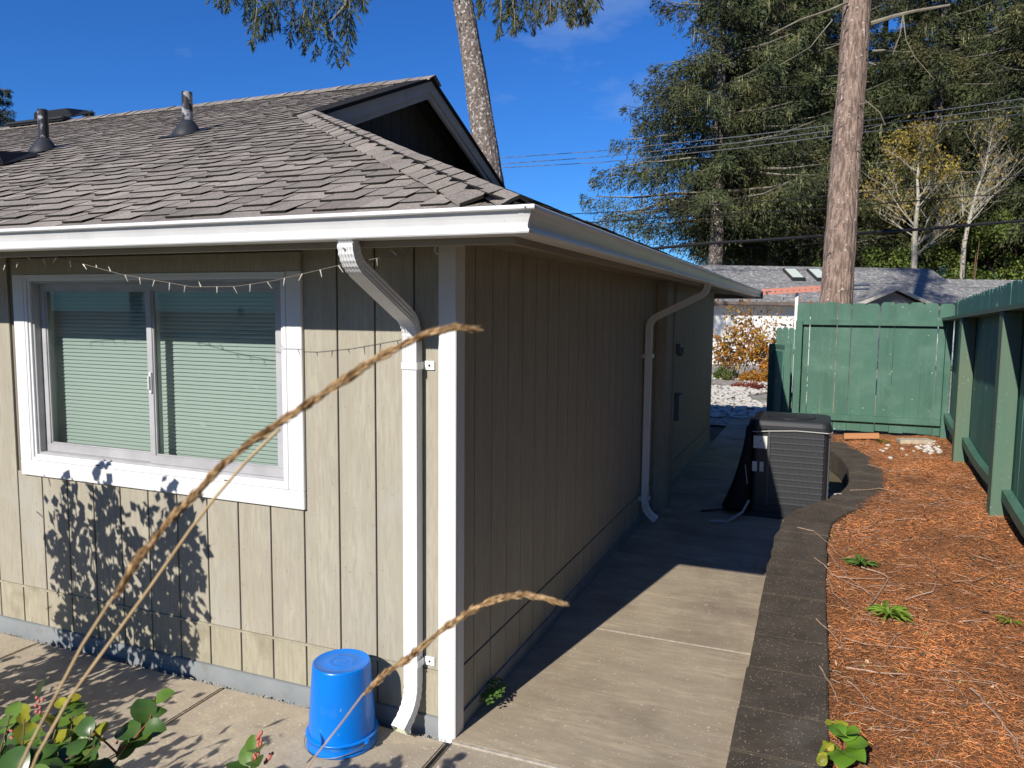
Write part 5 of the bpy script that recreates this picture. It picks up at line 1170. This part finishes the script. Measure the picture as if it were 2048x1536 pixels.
# hanging sprays that dip into the frame: (limb start px, limb end px, list of spray tips)
g_ = np.random.default_rng(77); PP = []; DD = []; TT = []; k = MB()
SPR = [((470, -60), (455, 18)), ((500, -60), (490, 40)), ((515, -40), (505, 90)), ((530, -60), (545, 60)), ((555, -50), (560, 55)), ((585, -50), (580, 85)), ((600, -40), (612, 105)), ((630, -40), (620, 60)), ((640, 20), (628, 112)), ((665, 60), (672, 128)), ((665, -50), (680, 70)), ((690, -30), (705, 85)), ((650, -40), (655, 70)),
       ((720, -50), (728, 15)), ((700, -30), (690, 125)), ((540, 0), (525, 75)), ((440, -40), (440, 10)), ((610, 20), (595, 60)),
       ((975, -50), (962, 30)), ((1000, -40), (998, 72)), ((1020, -50), (1025, 50)), ((1050, -40), (1045, 55)), ((1065, -40), (1070, 62)), ((1095, -40), (1100, 40)), ((1120, -40), (1115, 28)), ((1140, -30), (1150, 48)), ((1165, -40), (1180, 42)), ((1175, -40), (1192, 12)), ((1020, -20), (1030, 62)), ((1160, -20), (1165, 45)), ((1085, -20), (1075, 35))]
for a, b in SPR:
    p0 = dep(a, 19 + g_.uniform(-1, 1)); p1 = dep(b, 19 + g_.uniform(-1, 1)); axd = p1 - p0; Ls = np.linalg.norm(axd); k.tube([p0, p0 * .5 + p1 * .5 + np.array([.05, 0, 0]), p1], [.018, .012, .004], 4)
    ntw = int(Ls / .055)
    for i in range(ntw):
        t_ = (i + g_.random()) / ntw; w = .42 * (1 - t_) ** .8 * g_.uniform(.5, 1.15) + .06; lat = unit(np.array([g_.normal(), g_.normal() * .7, -.55 - .5 * t_])); n = int(12 + w * 40)
        q = (np.arange(n) + g_.random(n)) / n; p = p0 + axd * t_ + lat * (w * q)[:, None] + np.array([0, 0, -1.0]) * (q ** 2 * w * .5)[:, None] + g_.normal(0, .012, (n, 3))
        PP.append(p); DD.append(unit(lat * .9 + np.array([0, 0, -.35]) + g_.normal(0, .26, (n, 3)))); TT.append(np.full(n, g_.uniform(.7, 1.5)))
PP = np.concatenate(PP); n = len(PP); o = quads('hanging_sprays', diamonds(PP, np.concatenate(DD), .12 * g_.uniform(.7, 1.3, n), .011 * g_.uniform(.7, 1.3, n), g_), neelA, t1, tone=np.concatenate(TT)); o['kind'] = 'stuff'
for ps_ in ([(925, -80), (800, -90), (650, -70), (440, -45)], [(925, -80), (1000, -75), (1100, -55), (1190, -40)], [(700, -60), (690, 10), (664, 40), (630, 60)]): k.tube([dep(p, 19.3) for p in ps_], [.05, .04, .025, .01], 5)
k.build('hanging_limbs', limbm, t1)

# pale deciduous trees
def decid(name, base_px, top_px, t_, r0, seed, lab, nleaf, lm, spread):
    g2 = random.Random(seed); e = empty(name); tag(e, lab, 'tree', 'pale bare trees behind the fence'); k = MB(); tips = []
    a = Vector(dep(base_px, t_)); b = Vector(dep(top_px, t_)); foot = Vector((a.x, a.y, -.1)); main = [foot, a] + [a.lerp(b, s_ / 6) + Vector((g2.uniform(-.06, .06), g2.uniform(-.06, .06), 0)) for s_ in range(1, 7)]
    k.tube(main, [r0 * 1.1, r0] + [r0 * (1 - s_ / 6.6) for s_ in range(1, 7)], 8)
    H = (b - a).length
    def grow(p, d, l, r, lev):
        pts_ = [p]; dd = d.copy()
        for s_ in range(4):
            dd = (dd + Vector((g2.uniform(-.18, .18), g2.uniform(-.18, .18), .06 + g2.uniform(-.08, .1)))).normalized(); pts_.append(pts_[-1] + dd * l / 4)
        k.tube(pts_, [r, r * .8, r * .6, r * .42, r * .25], 4 if lev else 6, cap=False)
        if lev >= 2: tips.extend(pts_[2:]); return
        for s_ in range(1, 5):
            for q in range(2 if lev == 0 else 1):
                sd4 = Vector((g2.uniform(-1, 1), g2.uniform(-1, 1), g2.uniform(-.1, .7))).normalized(); grow(pts_[s_], (dd * .6 + sd4 * .8).normalized(), l * g2.uniform(.35, .55), r * .42, lev + 1)
    for s_ in range(22):
        f_ = g2.random() ** .9; p = a.lerp(b, f_); an_ = g2.random() * 6.283; d = Vector((math.cos(an_), math.sin(an_), .55 + .5 * g2.random())).normalized(); grow(p, d, spread * (1.05 - .75 * f_) * g2.uniform(.6, 1.1), r0 * .26 * (1.1 - .7 * f_), 0)
    k.build('trunk', palebark, e)
    if nleaf:
        T_ = np.array([tuple(p) for p in tips]); g3 = np.random.default_rng(seed); idx = g3.integers(0, len(T_), nleaf); cl = np.sin(T_[idx] @ np.array([1.9, 1.3, 2.3])) + g3.normal(0, .5, nleaf) > -.1; idx = idx[cl]
        p = T_[idx] + g3.normal(0, .12, (len(idx), 3)); o = quads('leaves', diamonds(p, unit(g3.normal(0, 1, (len(idx), 3))), .09 + .07 * g3.random(len(idx)), .03 + .02 * g3.random(len(idx)), g3), lm, e, tone=.6 + .9 * g3.random((len(idx), 1))); o['kind'] = 'stuff'
decid('yellow_leaved_tree', (1829, 520), (1842, 275), 34, .13, 3, 'pale trunked tree with sparse yellow leaves right of the brown trunk', 7500, yellowm, 3.0)
decid('bare_tree', (1928, 490), (1985, 270), 35, .10, 8, 'pale nearly bare tree at the right of the yellow leaved tree', 700, yellowm, 2.9)
# hedge of shrubs behind the neighbouring roof
def bush(name, c, rx, rz_, n, m, lab, el=.14, ew=.05, group=None, seed=0, cat='shrub', lumps=26):
    g3 = np.random.default_rng(seed); e = empty(name); e.location = (c[0], c[1], 0); tag(e, lab, cat, group); LC = unit(g3.normal(0, 1, (lumps, 3))) * (.35 + .6 * g3.random((lumps, 1)) ** .5) * np.array([rx, rx, rz_]); LC[:, 2] = np.abs(LC[:, 2] + rz_ * .35)
    i_ = g3.integers(0, lumps, n); p = LC[i_] + unit(g3.normal(0, 1, (n, 3))) * (.22 * rx * g3.random((n, 1)) ** .33 * g3.uniform(.7, 1.4, (lumps, 1))[i_]); p[:, 2] = np.abs(p[:, 2])
    tl_ = g3.uniform(.7, 1.35, (lumps, 1))[i_] * g3.uniform(.75, 1.25, (n, 1)); o = quads('foliage', diamonds(p, unit(g3.normal(0, 1, (n, 3)) + np.array([0, -.3, .35])), el * g3.uniform(.7, 1.3, n), ew * g3.uniform(.7, 1.3, n), g3), m, e, tone=tl_); o['kind'] = 'stuff'
    k = MB()
    for l_ in LC[:12]: k.tube([(0, 0, -.1), tuple(l_ * .5), tuple(l_)], [.05, .035, .012], 5, cap=False)
    k.build('stems', stemb, e); return e
for i, (px, t_, rx, rz_) in enumerate(((1765, 36.5, 2.0, 4.0), (1850, 37.5, 2.3, 4.6), (1935, 36.5, 2.4, 5.6), (2020, 37, 2.6, 6.0), (2095, 36.5, 2.4, 5.6))):
    bush('hedge_shrub', gp(px, t_), rx, rz_, 7000, hedgem, ['leftmost green shrub behind the neighbouring roof ridge', 'green shrub below the yellow leaved tree', 'green shrub below the bare pale tree', 'tall green shrub near the right edge behind the wing roof', 'green shrub at the right edge of the view'][i], group='green shrubs behind the neighbouring roof', seed=60 + i)
bush('hedge_shrub', gp(1628, 36.5), 1.0, 3.5, 3000, hedgem, 'small green shrub just left of the bare brown trunk', group='green shrubs behind the neighbouring roof', seed=70)
# autumn shrub in the gap behind the house
au = empty('autumn_shrub'); q0 = dep((1500, 760), 17.5); au.location = (0, 0, 0); tag(au, 'straggly autumn shrub with orange and yellow leaves in front of the white wall', 'shrub')
g2 = random.Random(17); k = MB(); tips = []
for i in range(34):
    bx = dep((g2.uniform(1435, 1585), 760), 23 + g2.uniform(-.7, .7)); p = Vector((bx[0], bx[1], -.05)); d = Vector((g2.uniform(-.45, .45), g2.uniform(-.2, .2), 1)).normalized(); l = g2.uniform(1.1, 2.9); pts_ = [p]
    for s_ in range(6): d = (d + Vector((g2.uniform(-.2, .2), g2.uniform(-.2, .2), 0))).normalized(); pts_.append(pts_[-1] + d * l / 6)
    k.tube(pts_, [.011, .010, .008, .007, .005, .004, .002], 4, cap=False)
    for s_ in range(2, 7):
        for q in range(2):
            e_ = pts_[s_] + Vector((g2.uniform(-1, 1), g2.uniform(-.6, .6), g2.uniform(-.1, .7))) * .28; k.tube([pts_[s_], e_], [.004, .0015], 3, cap=False); tips += [pts_[s_].lerp(e_, .5), e_]
k.build('stems', stemb, au); T_ = np.array([tuple(p) for p in tips]); g3 = np.random.default_rng(8); nl = 3600; w_ = np.exp(-T_[:, 2] * 1.1); w_ /= w_.sum(); idx = g3.choice(len(T_), nl, p=w_); p = T_[idx] + g3.normal(0, .07, (nl, 3))
o = quads('leaves', diamonds(p, unit(g3.normal(0, 1, (nl, 3))), .08 + .06 * g3.random(nl), .024 + .018 * g3.random(nl), g3), orangem, au, tone=.5 + 1.0 * g3.random((nl, 1))); o['kind'] = 'stuff'
q = dep((1520, 745), 22.2); bush('orange_groundcover', (q[0] + .1, q[1], 0), .75, .40, 1800, orangem, 'low mound of orange leaves at the foot of the autumn shrub', el=.07, ew=.024, seed=81)
q = dep((1450, 745), 22.8); bush('green_groundcover', (q[0], q[1], 0), .4, .22, 700, hedgem, 'low green clump beside the house corner in the back yard', el=.07, ew=.022, seed=82)
q = at((1500, 775), 2, 0); bush('red_groundcover', (q[0], q[1], 0), .5, .05, 700, mat('red_leaves', (.22, .045, .03), (.12, .03, .02), 3, rough=.8, attr='tone'), 'flat reddish ground cover on the sunlit gravel behind the house', el=.06, ew=.02, seed=83)
